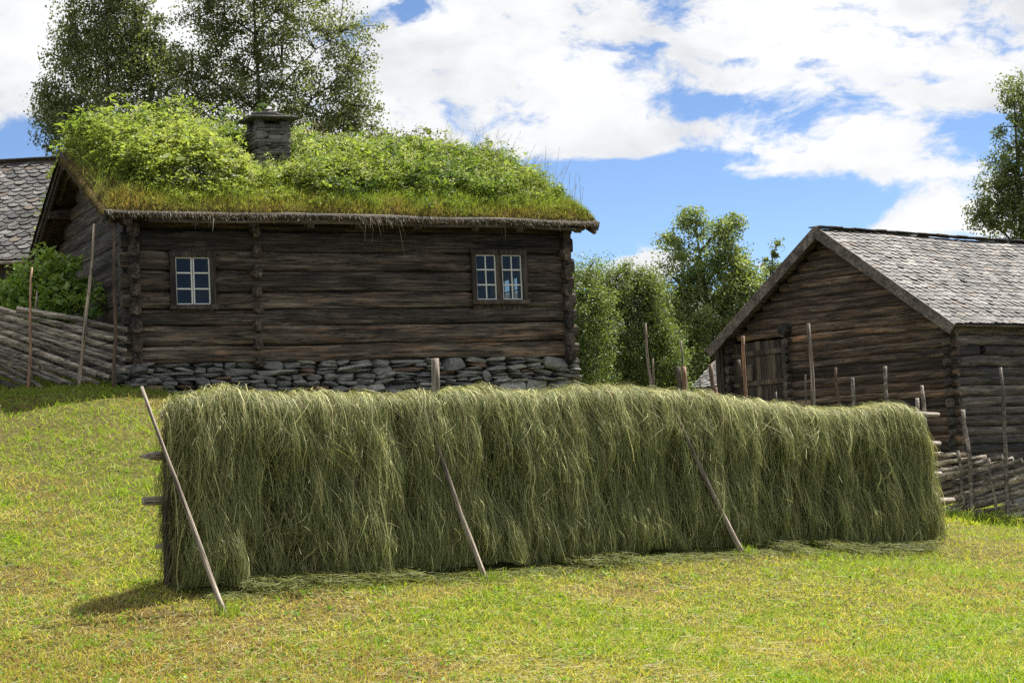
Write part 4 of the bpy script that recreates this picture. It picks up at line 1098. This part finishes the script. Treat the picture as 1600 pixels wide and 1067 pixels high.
    n = 26000; s = R.uniform(S0, S1, n); q = R.uniform(-.3, 1.8, n); c0 = hay_pt(s, q, R.uniform(.0, .11, n)); c0[:, 2] = np.maximum(c0[:, 2], hay_bot(s) + .01)
    v, q4 = leafquads(c0, R.uniform(.015, .05, n), .35, None, np.array([0, 0, -1.0]) + R.normal(0, .6, (n, 3)))
    VV.append(v); QQ.append(q4 + off); off += len(v); cc_ = lerp(np.array([.10, .12, .035]), np.array([.30, .27, .12]), R.random(n) ** 1.5); CC.append(np.repeat(cc_, 4, 0))
    o = link('strands', npmesh('strands', np.concatenate(VV), np.concatenate(QQ), {'col': np.concatenate(CC)}), M['hay'], hay)
    o['kind'] = 'stuff'
build_hay()

# ---------------------------------------------------------------- meadow grass
def ground_hit(px, py):
    lo, hi = 8.0, 40.0
    for _ in range(40):
        mid = (lo + hi) / 2; q = P(px, py, mid)
        if q[2] > float(gz(q[:1], q[1:2])[0]): lo = mid
        else: hi = mid
    return P(px, py, lo)
PATCHES = [(*ground_hit(a, b)[:2], r) for a, b, r in [(500, 945, .5), (150, 1040, .8), (420, 1050, .6), (640, 1045, .5), (900, 985, .35), (1260, 1000, .35), (1450, 900, .8), (1180, 955, .35), (720, 925, .4), (60, 900, .5), (250, 985, .5), (1560, 960, .5), (80, 760, .6)]]
def build_grass():
    VV, QQ, CC = [], [], []; off = 0
    def put(Cn, sd, W, c):
        nonlocal off
        v, q = ribbons(Cn, sd, W); VV.append(v); QQ.append(q + off); CC.append(np.repeat(c, Cn.shape[1] * 2, 0)); off += len(v)
    def region(n, y0, y1, mx):
        # even in view: more blades per area near the eye
        y = 1 / R.uniform(1 / y1, 1 / y0, n); x = R.uniform(-1, 1, n) * (y * .335 + mx) + .02 * y
        return x, y
    def colour(x, y, n):
        a = n2(x, y, .45, 91, 4); b = n2(x, y, 1.8, 92, 3)
        lush = np.clip(.5 + 1.5 * a + .5 * b + .35 * sstep(0, 6, x) - .4 * sstep(-1, -5, x) * sstep(17, 14, y) , 0, 1)
        lush = np.clip(lush + .35 * sstep(17.5, 21, y) * sstep(0, -4, x), 0, 1)
        g1 = np.array([.23, .34, .026]); g2 = np.array([.40, .41, .045]); st = np.array([.50, .46, .15]); br = np.array([.32, .22, .085])
        c = lerp(g2, g1, np.clip(lush + R.normal(0, .2, n), 0, 1)); bare = n2(x, y, .8, 97, 3) - .6 * sstep(16, 13.2, y) * sstep(2.5, -3, x)
        for qx, qy, qr in PATCHES: bare = bare - .75 * np.exp(-(((x - qx) / qr) ** 2 + ((y - qy) / (qr * .8)) ** 2) * (1.2 + .8 * b))
        dry = R.random(n) < np.clip(.40 - .40 * lush + .25 * b + .5 * sstep(-.12, -.4, bare), .06, .9)
        dc = lerp(st, br, np.clip(R.random(n) * .9 - .2 + .4 * n2(x, y, .9, 93, 2) + .5 * sstep(-.3, -.5, bare), 0, 1))
        c = np.where(dry[:, None], dc, c)
        return c * R.uniform(.68, 1.25, (n, 1)), lush
    K = 3; t = np.linspace(0, 1, K)
    for (n, y0, y1, mx, l0, l1, w, flat) in [(190000, 11.5, 27, 1.2, .025, .095, .0078, .7), (110000, 11.5, 26, 1.2, .03, .12, .0062, 2.2)]:
        x, y = region(n, y0, y1, mx); c, lush = colour(x, y, n)
        L = R.uniform(l0, l1, n) * (.65 + .75 * lush); z = gz(x, y)
        # under the hay less light gets in: thin grass
        dv = unit(np.stack([R.normal(0, flat, n), R.normal(0, flat, n), np.ones(n)], -1)); bend = np.stack([R.normal(0, .35, n), R.normal(0, .35, n), -abs(R.normal(0, .2, n))], -1)
        Cn = np.stack([x, y, z - .004], -1)[:, None] + L[:, None, None] * (dv[:, None] * t[None, :, None] + bend[:, None] * (t ** 2)[None, :, None])
        Cn[:, 1:, 2] = np.maximum(Cn[:, 1:, 2], z[:, None] + .004)
        put(Cn, unit(np.stack([R.normal(size=n), R.normal(0, .5, n), R.normal(0, .3, n)], -1)), w * R.uniform(.7, 1.5, n)[:, None] * (1.15 - .75 * t), c)
    n = 60000; y = R.uniform(25, 48, n); x = R.uniform(-2, 22, n); c, lush = colour(x, y, n); z = gz(x, y); L = R.uniform(.05, .16, n)
    dv = unit(np.stack([R.normal(0, .7, n), R.normal(0, .7, n), np.ones(n)], -1)); Cn = np.stack([x, y, z - .004], -1)[:, None] + L[:, None, None] * dv[:, None] * t[None, :, None]
    put(Cn, unit(np.stack([R.normal(size=n), R.normal(0, .5, n), R.normal(0, .3, n)], -1)), .02 * R.uniform(.7, 1.5, n)[:, None] * (1.15 - .75 * t), c)
    # tufts: taller, greener
    nt_ = 1500; x0, y0 = region(nt_, 11.8, 24, .6); lu = n2(x0, y0, .45, 91, 4); k = lu > -.12; x0, y0 = x0[k], y0[k]; nt_ = len(x0)
    per = 22; x = np.repeat(x0, per) + R.normal(0, .045, nt_ * per); y = np.repeat(y0, per) + R.normal(0, .045, nt_ * per); n = len(x)
    L = R.uniform(.04, .12, n); z = gz(x, y); dv = unit(np.stack([R.normal(0, .5, n), R.normal(0, .5, n), np.ones(n)], -1)); bend = np.stack([R.normal(0, .4, n), R.normal(0, .4, n), -abs(R.normal(0, .3, n))], -1)
    Cn = np.stack([x, y, z - .004], -1)[:, None] + L[:, None, None] * (dv[:, None] * t[None, :, None] + bend[:, None] * (t ** 2)[None, :, None])
    put(Cn, unit(np.stack([R.normal(size=n), R.normal(0, .5, n), R.normal(0, .3, n)], -1)), .006 * R.uniform(.7, 1.4, n)[:, None] * (1.15 - .75 * t), np.array([.18, .30, .025]) * R.uniform(.7, 1.35, (n, 1)))
    # taller uncut grass along fences and the house foot
    segs = [(onground(-40, 24.4), onground(205, 24.3), 2200, .09), (H.world((-.3, -.35, 0)), H.world((1.6, -.4, 0)), 700, .12), (H.world((1.6, -.4, 0)), H.world((HL, -.4, 0)), 1200, .12), (onground(1445, 26.2), onground(1700, 25.2), 1800, .24)]
    for a, b, n, hh in segs:
        tt = R.random(n); x = a[0] + (b[0] - a[0]) * tt + R.normal(0, .12, n); y = a[1] + (b[1] - a[1]) * tt + R.normal(-.05, .13, n); z = gz(x, y)
        L = R.uniform(.3, 1.1, n) * hh * (.6 + .7 * (.5 + n2(x, y, 2.5, 95, 2))); K2 = 4; t2 = np.linspace(0, 1, K2)
        dv = unit(np.stack([R.normal(0, .35, n), R.normal(-.05, .35, n), np.ones(n)], -1)); bend = np.stack([R.normal(0, .4, n), R.normal(-.1, .4, n), -abs(R.normal(0, .3, n))], -1)
        Cn = np.stack([x, y, z - .004], -1)[:, None] + L[:, None, None] * (dv[:, None] * t2[None, :, None] + bend[:, None] * (t2 ** 2)[None, :, None])
        put(Cn, unit(np.stack([R.normal(size=n), R.normal(0, .5, n), R.normal(0, .3, n)], -1)), .009 * R.uniform(.7, 1.4, n)[:, None] * (1.15 - .75 * t2), lerp(np.array([.11, .19, .025]), np.array([.24, .28, .05]), R.random(n)))
    for foot in POLE_FEET:
        n = 130; x = foot[0] + R.normal(0, .08, n); y = foot[1] + R.normal(0, .08, n); z = gz(x, y); L = R.uniform(.05, .17, n)
        dv = unit(np.stack([R.normal(0, .4, n), R.normal(0, .4, n), np.ones(n)], -1)); Cn = np.stack([x, y, z - .004], -1)[:, None] + L[:, None, None] * dv[:, None] * t[None, :, None]
        put(Cn, unit(np.stack([R.normal(size=n), R.normal(0, .5, n), R.normal(0, .3, n)], -1)), .007 * R.uniform(.7, 1.5, n)[:, None] * (1.15 - .75 * t), np.array([.2, .3, .03]) * R.uniform(.6, 1.3, (n, 1)))
    # loose hay litter lying on the mown ground
    n = 26000; x, y = region(n, 11.8, 24, .8)
    k = n2(x, y, .7, 96, 3) + R.normal(0, .2, n) > -.05; x, y = x[k], y[k]
    s = R.uniform(S0 + .1, S1 - .3, 15000); ofs = .36 + abs(R.normal(0, .2, 15000)); x = np.concatenate([x, RA[0] + ru[0] * s + rn[0] * ofs]); y = np.concatenate([y, RA[1] + ru[1] * s + rn[1] * ofs]); n = len(x)
    lift = np.where(np.arange(n) >= n - 15000, R.uniform(0, .10, n) * (n2(x, y, 2.2, 98, 2) > -.1), 0); L = R.uniform(.05, .22, n); az = R.uniform(0, 2 * PI, n); K2 = 5; t2 = np.linspace(-.5, .5, K2); cu = R.normal(0, .35, n)
    xx = x[:, None] + L[:, None] * (np.cos(az)[:, None] * t2 + np.cos(az + PI / 2)[:, None] * cu[:, None] * t2 ** 2); yy = y[:, None] + L[:, None] * (np.sin(az)[:, None] * t2 + np.sin(az + PI / 2)[:, None] * cu[:, None] * t2 ** 2)
    Cn = np.stack([xx, yy, gz(xx, yy) + (lift + R.uniform(.01, .06, n))[:, None]], -1)
    put(Cn, unit(np.stack([-np.sin(az), np.cos(az), R.normal(0, .5, n)], -1)), np.full((n, K2), .0045) * R.uniform(.7, 1.4, n)[:, None], np.where((np.arange(n) >= n - 15000)[:, None], lerp(np.array([.09, .115, .03]), np.array([.24, .25, .09]), R.random(n) ** 1.5), lerp(np.array([.16, .15, .06]), np.array([.44, .39, .19]), R.random(n))))
    V = np.concatenate(VV); Q = np.concatenate(QQ); C = np.concatenate(CC)
    # clover and other low leaves
    nt_ = 1500; x0, y0 = region(nt_, 11.8, 22, .6); per = 9; x = np.repeat(x0, per) + R.normal(0, .05, nt_ * per); y = np.repeat(y0, per) + R.normal(0, .05, nt_ * per); n = len(x)
    v, q = leafquads(np.stack([x, y, gz(x, y) + R.uniform(.01, .06, n)], -1), R.uniform(.018, .05, n), .7, unit(np.array([0, 0, 1.0]) + R.normal(0, .5, (n, 3))))
    Q = np.concatenate([Q, q + len(V)]); V = np.concatenate([V, v]); C = np.concatenate([C, np.repeat(np.array([[.14, .25, .028]]) * R.uniform(.6, 1.4, (n, 1)), 4, 0)])
    tag(link('grass', npmesh('grass', V, Q, {'col': C}), M['grass']), 'short mown meadow grass with straw coloured dry patches', 'grass', kind='stuff')
build_grass()

# ---------------------------------------------------------------- trees
def tree(name, label, blobs, Y, base_px, leaf=(.05, .085), n_leaf=30000, per=75, colA=(.072, .104, .034), colB=(.19, .235, .088), droop=.5, sig=.28, stems=1, bark='bark', depth=1.1, trunk_r=.14, group=None, cat='tree', asp=.62, twigs=True, lean_=0, zdrop=0.0):
    bx = P(base_px, 600, Y)[0]; bz = float(gz(np.array([bx]), np.array([Y]))[0]) - .15 - zdrop
    root = empty(name, (bx, Y, bz), 0, label, cat, group)
    o = np.array([bx, Y, bz])
    cen, rad, wgt = [], [], []
    for b in blobs:
        px, py, rx, rz = b[:4]; dy = b[4] if len(b) > 4 else 0
        c = P(px, py, Y + dy); k = 1 / PXM(Y + dy); cen.append(c - o); rad.append((rx * k, max(rx, rz * .7) * k * depth, rz * k)); wgt.append(rx * rz * (b[5] if len(b) > 5 else 1))
    cen = np.array(cen); rad = np.array(rad); wgt = np.array(wgt); wgt = wgt / wgt.sum()
    # clumps
    nc = max(12, int(n_leaf * 1.05) // per); bi = R.choice(len(cen), nc, p=wgt)
    d = unit(R.normal(size=(nc, 3))) * (R.random(nc) ** (1 / 2.3))[:, None]
    ext = np.where(R.random(nc) < .32, R.uniform(1.0, 1.5, nc), 1.0); d = d * ext[:, None]
    cl = cen[bi] + d * rad[bi]
    # skeleton
    mb = MB(); pool = []
    top = cen[np.argmax(cen[:, 2])]; 
    for st in range(stems):
        sx = (st - (stems - 1) / 2) * .28; tgt = top if stems == 1 else cen[R.integers(len(cen))] * np.array([1, 1, 1.0])
        n = 12; t = np.linspace(0, 1, n); 
        pts = np.stack([sx + (tgt[0] - sx) * t ** 1.3, tgt[1] * t ** 1.3, tgt[2] * t], -1); pts[:, 0] += .12 * np.sin(t * 5 + st) * t
        mb.tube(pts, trunk_r * (1 - .88 * t) / (1 if stems == 1 else 1.6), 8, .5); pool.append(pts[3:])
    for c in cen:
        tr = np.concatenate(pool[:stems]); j = np.argmin(np.linalg.norm((tr - c)[:, :2], axis=1) * .6 + abs(tr[:, 2] - (c[2] - .55 * np.linalg.norm((tr - c)[:, :2], axis=1) - .4)))
        a = tr[j]; t = np.linspace(0, 1, 8); mid = (a + c) / 2 + np.array([0, 0, .12 * np.linalg.norm(c - a)])
        pts = ((1 - t) ** 2)[:, None] * a + (2 * t * (1 - t))[:, None] * mid + (t ** 2)[:, None] * c
        pts += R.normal(0, .03, pts.shape) * (t * (1 - t) * 4)[:, None]
        mb.tube(pts, trunk_r * .42 * (1 - .75 * t) * min(1, .5 + trunk_r), 6, .5); pool.append(pts[2:])
    allp = np.concatenate(pool)
    if twigs:
        for c in cl[:: 2 if nc > 150 else 1]:
            w = np.linalg.norm(allp - c, axis=1) + .5 * np.clip(allp[:, 2] - c[2], 0, None); a = allp[np.argmin(w)]
            t = np.linspace(0, 1, 5); mid = (a + c) / 2 + np.array([0, 0, .12]) * np.linalg.norm(c - a)
            mb.tube(((1 - t) ** 2)[:, None] * a + (2 * t * (1 - t))[:, None] * mid + (t ** 2)[:, None] * c, np.linspace(.022, .007, 5), 4, .5)
    mb.build('trunk', M[bark], root, smooth=True)
    # leaves
    n = nc * per; ci = np.repeat(np.arange(nc), per)
    sg = sig * .8 * (R.uniform(.5, 1.4, nc) * np.where(ext > 1, .62, 1))[ci]
    off = np.clip(R.normal(0, 1, (n, 3)), -1.7, 1.7) * sg[:, None] * np.array([1, 1, .75])
    hang = np.minimum(abs(R.normal(0, 1, n)), 1.9) * droop * sg * 1.3; off[:, 2] -= hang - droop * sg * .6
    L = cl[ci] + off
    tone = np.clip(.5 + R.normal(0, .22, nc)[ci] + R.normal(0, .18, n), 0, 1)
    col = lerp(np.array(colA), np.array(colB), tone)
    nr = unit(np.array([0, 0, .55]) + R.normal(0, 1, (n, 3)) * .75)
    ax = R.normal(0, .6, (n, 3)) + np.array([0, 0, -droop * 1.2]) + off * .6
    v, q = leafquads(L, R.uniform(*leaf, n) * 1.1, asp, nr, ax)
    link('crown', npmesh('crown', v, q, {'col': np.repeat(col, 4, 0)}), M['leaf'], root)
    return root
# birch behind the left end of the roof
tree('birch_tree', 'drooping birch at the far left behind the farmhouse roof', [(170, -60, 75, 80), (165, 30, 65, 60), (120, 60, 45, 40), (215, 50, 45, 55), (150, 110, 75, 50), (95, 165, 42, 38), (215, 120, 62, 50), (150, 190, 80, 45), (75, 160, 20, 35), (110, 215, 40, 30), (240, 175, 50, 45), (250, 90, 30, 30), (200, 240, 80, 40)],
     44, 175, n_leaf=54000, droop=1.0, sig=.27, trunk_r=.13, bark='birch_bark', depth=1.0, leaf=(.055, .10))
tree('birch_tree', 'broad open birch behind the chimney of the farmhouse', [(400, -70, 130, 80), (330, 20, 55, 60), (430, 20, 90, 60), (530, 50, 55, 45), (345, 90, 65, 55), (440, 100, 75, 55), (545, 110, 50, 50), (380, 160, 85, 45), (555, 165, 42, 40), (480, 170, 80, 45), (310, 150, 45, 45), (300, 200, 60, 40), (420, 220, 120, 40), (540, 205, 55, 25), (285, 110, 25, 35)],
     46, 420, n_leaf=56000, droop=.5, sig=.27, trunk_r=.14, bark='bark', depth=1.0, leaf=(.055, .10), colA=(.072, .102, .034), colB=(.19, .23, .09))
tree('leafy_shrub', 'rounded treetop peeping over the roof right of the chimney', [(620, 228, 38, 24), (655, 232, 34, 20), (590, 235, 40, 22), (640, 270, 60, 40)], 50, 620, n_leaf=9000, droop=.2, sig=.25, leaf=(.06, .1), colA=(.06, .075, .02), colB=(.12, .14, .04), twigs=False)
# willows in the gap between house and barn
G = 'trees in the gap between house and barn'
tree('willow_tree', 'bright green bushy willow beside the right corner of the farmhouse', [(905, 450, 24, 32), (918, 425, 14, 22), (895, 428, 14, 18), (890, 500, 45, 50), (925, 510, 38, 50), (900, 570, 48, 50), (870, 560, 45, 60), (930, 470, 20, 25)], 44, 905, n_leaf=38000, droop=.3, sig=.26, stems=5, trunk_r=.10, leaf=(.048, .08), colA=(.07, .115, .026), colB=(.20, .265, .07), group=G, asp=.45)
tree('willow_tree', 'yellow green willow with several dark stems in the middle of the gap', [(985, 440, 26, 28), (960, 470, 38, 38), (1005, 470, 30, 46), (955, 530, 45, 45), (1022, 455, 16, 26), (945, 432, 14, 22), (975, 418, 12, 20), (1010, 545, 45, 45), (980, 590, 55, 35), (1035, 530, 32, 46), (1050, 590, 30, 36), (940, 450, 20, 22), (1010, 440, 16, 20)], 46, 985, n_leaf=56000, droop=.3, sig=.26, stems=6, trunk_r=.10, leaf=(.048, .08), colA=(.065, .108, .026), colB=(.19, .25, .07), group=G, asp=.45)
tree('birch_tree', 'tall open birch standing left of the barn roof', [(1075, 350, 22, 22), (1125, 365, 28, 28), (1065, 390, 40, 32), (1120, 405, 52, 40), (1060, 440, 42, 42), (1115, 460, 60, 45), (1165, 430, 32, 45), (1085, 510, 60, 40), (1140, 500, 45, 40), (1060, 560, 60, 45), (1120, 570, 50, 45), (1045, 480, 36, 40), (1090, 335, 12, 14), (1150, 350, 14, 14), (1180, 480, 34, 40)], 58, 1118, n_leaf=44000, droop=.5, sig=.27, trunk_r=.16, leaf=(.07, .115), colA=(.09, .145, .036), colB=(.25, .31, .10), group=G, depth=.9)
tree('birch_tree', 'small narrow treetop showing above the left slope of the barn roof', [(1212, 385, 10, 14), (1208, 410, 18, 16), (1205, 440, 24, 24), (1195, 480, 34, 40), (1200, 550, 40, 50)], 62, 1208, n_leaf=9000, droop=.4, sig=.22, trunk_r=.1, leaf=(.07, .11), colA=(.07, .11, .025), colB=(.17, .22, .055), group=G)
tree('willow_tree', 'low dark bushes filling in between the willows and the barn door', [(1050, 580, 50, 45), (1100, 595, 45, 35), (1020, 600, 50, 40), (1080, 550, 40, 40), (1040, 530, 34, 40), (1030, 490, 24, 30), (880, 560, 40, 60), (950, 590, 60, 40)], 60, 1060, n_leaf=30000, droop=.2, sig=.26, stems=4, trunk_r=.08, leaf=(.06, .1), colA=(.06, .105, .02), colB=(.15, .21, .045), group=G, asp=.5, cat='bush')
tree('birch_tree', 'birch rising behind the right end of the barn roof', [(1590, 150, 28, 35), (1600, 210, 45, 35), (1575, 270, 40, 35), (1620, 280, 60, 60), (1560, 320, 40, 35), (1525, 340, 22, 18), (1600, 350, 60, 40), (1640, 180, 50, 60)], 56, 1605, n_leaf=30000, droop=.45, sig=.26, trunk_r=.18, leaf=(.07, .11), colA=(.07, .11, .03), colB=(.18, .235, .075))
# leafy bush by the left gable (elder)
tree('elder_bush', 'bright leafy bush between the slanting fence and the house gable', [(60, 445, 45, 38, 0), (20, 470, 40, 28, 0), (100, 440, 40, 36, .2), (90, 480, 55, 24, 0), (130, 470, 34, 26, .2), (40, 500, 60, 26, 0), (-30, 480, 40, 30, 0), (85, 405, 28, 20, .3)], 26.3, 70, n_leaf=5600, per=40, droop=.1, sig=.15, stems=5, trunk_r=.05, leaf=(.09, .16), colA=(.14, .25, .04), colB=(.30, .42, .09), cat='bush', asp=.42)
# ---------------------------------------------------------------- sky, sun
EL = math.radians(61); AZ = math.radians(46)
sd_ = Vector((math.sin(AZ) * math.cos(EL), math.cos(AZ) * math.cos(EL), math.sin(EL)))
sl = bpy.data.lights.new('sun', 'SUN'); sl.energy = 5.0; sl.angle = math.radians(.5); sl.color = (1, .95, .87)
so = bpy.data.objects.new('sun', sl); COL.objects.link(so); so.rotation_mode = 'QUATERNION'; so.rotation_quaternion = sd_.to_track_quat('Z', 'Y'); so.location = (20, 20, 40)
w = bpy.data.worlds.new('World'); sc.world = w; w.use_nodes = True; nt = w.node_tree; nt.nodes.clear()
out = nt.nodes.new('ShaderNodeOutputWorld')
sky = nt.nodes.new('ShaderNodeTexSky'); sky.sky_type = 'NISHITA'; sky.sun_disc = False; sky.sun_elevation = EL; sky.sun_rotation = AZ; sky.air_density = .62; sky.dust_density = 0.0; sky.ozone_density = 3.0; sky.altitude = 900
dirv = N(nt, 'TexCoord').outputs['Generated']
sep = N(nt, 'SeparateXYZ', {0: dirv})
az = math_(nt, 'ARCTAN2', sep.outputs[0], sep.outputs[1]); el = math_(nt, 'ARCSINE', sep.outputs[2])
def azel(px, py):
    d = ray(px, py); d = d / np.linalg.norm(d); return math.atan2(d[0], d[1]), math.asin(d[2])
# cloud density: a deck high up, banks and gaps placed by direction, edges broken by noise
cmb = N(nt, 'CombineXYZ', {'X': az, 'Y': math_(nt, 'MULTIPLY', el, 1.9), 'Z': 0.0}).outputs[0]
w1 = N(nt, 'TexNoise', {'Vector': cmb, 'Scale': 9, 'Detail': 3, 'Roughness': .5})
warp = N(nt, 'VectorMath', {0: w1.outputs[1], 1: (.5, .5, .5)}, operation='SUBTRACT').outputs[0]
warp = N(nt, 'VectorMath', {0: warp, 'Scale': .06}, operation='SCALE').outputs[0]
cw_ = N(nt, 'VectorMath', {0: cmb, 1: warp}, operation='ADD').outputs[0]
sw = N(nt, 'SeparateXYZ', {0: cw_}); azw = sw.outputs[0]; elw = math_(nt, 'DIVIDE', sw.outputs[1], 1.9)
n1 = noise(nt, cw_, 15, 12, .66); 
e_lo = azel(800, 262)[1]; e_hi = azel(800, 205)[1]
dens = math_(nt, 'MULTIPLY_ADD', N(nt, 'MapRange', {'Value': elw, 'From Min': e_lo, 'From Max': e_hi, 'To Min': -.68, 'To Max': .5}, interpolation_type='SMOOTHSTEP').outputs[0], 1.0, 0.0)
blobs = [(20, 225, 90, 45, -1.1), (640, 15, 60, 22, -.75), (945, 80, 60, 10, -.55), (1170, 88, 50, 12, -.55), (1290, 100, 90, 16, -.55), (1120, 162, 110, 26, -1.15), (1260, 185, 90, 20, -.8), (1430, 128, 26, 16, -.5), (1440, 180, 50, 18, -.6), (900, 195, 50, 8, -.35),
         (1350, 228, 150, 44, 1.15), (1440, 268, 100, 20, .6), (1210, 255, 60, 16, .8), (1450, 335, 80, 40, 1.25), (1540, 330, 60, 60, 1.1), (1390, 350, 45, 22, .8), (1000, 225, 150, 22, .7), (860, 225, 70, 20, .35), (980, 420, 60, 26, 1.2), (910, 435, 40, 26, .9), (1030, 410, 30, 24, .8), (1185, 420, 22, 40, .8), (1210, 385, 14, 8, .4), (1180, 300, 120, 26, -.5), (1090, 300, 160, 40, -.5), (1330, 308, 70, 16, -.7), (1290, 330, 60, 30, -.7), (30, 90, 90, 80, .5), (1640, 260, 60, 150, .6)]
for px, py, rx, ryy, amp in blobs:
    a, e = azel(px, py); a2 = azel(px + rx, py)[0] - a; e2 = e - azel(px, py + ryy)[1]
    q = math_(nt, 'ADD', math_(nt, 'POWER', math_(nt, 'DIVIDE', math_(nt, 'SUBTRACT', azw, a), a2), 2.0), math_(nt, 'POWER', math_(nt, 'DIVIDE', math_(nt, 'SUBTRACT', elw, e), e2), 2.0))
    g = math_(nt, 'EXPONENT', math_(nt, 'MULTIPLY', q, -1.0))
    dens = math_(nt, 'MULTIPLY_ADD', g, amp, dens)
dens = math_(nt, 'ADD', dens, math_(nt, 'MULTIPLY', math_(nt, 'SUBTRACT', n1, .5), 4.3))
cf = N(nt, 'MapRange', {'Value': dens, 'From Min': -.32, 'From Max': .40}, interpolation_type='SMOOTHSTEP').outputs[0]
n3 = noise(nt, cw_, 7, 8, .6)
CB = 1.0
ccol = ramp(nt, n3, [(.30, (.62, .64, .68)), (.52, (.88, .89, .90)), (.7, (1, 1, 1))])
SKY_STR, CLOUD = .062, .42
skyc = N(nt, 'VectorMath', {0: sky.outputs[0], 'Scale': SKY_STR}, operation='SCALE').outputs[0]
clc = N(nt, 'VectorMath', {0: ccol, 'Scale': CLOUD}, operation='SCALE').outputs[0]
fin = mixc(nt, cf, skyc, clc)
bg = N(nt, 'Background', {'Color': fin, 'Strength': 1.0}); nt.links.new(bg.outputs[0], out.inputs[0])
sc.view_settings.view_transform = 'Standard'; sc.view_settings.look = 'None'; sc.view_settings.gamma = 1; sc.view_settings.exposure = 1.4
sc.cycles.max_bounces = 6; sc.cycles.diffuse_bounces = 3; sc.cycles.transparent_max_bounces = 8; sc.cycles.transmission_bounces = 4
sc.cycles.use_denoising = False
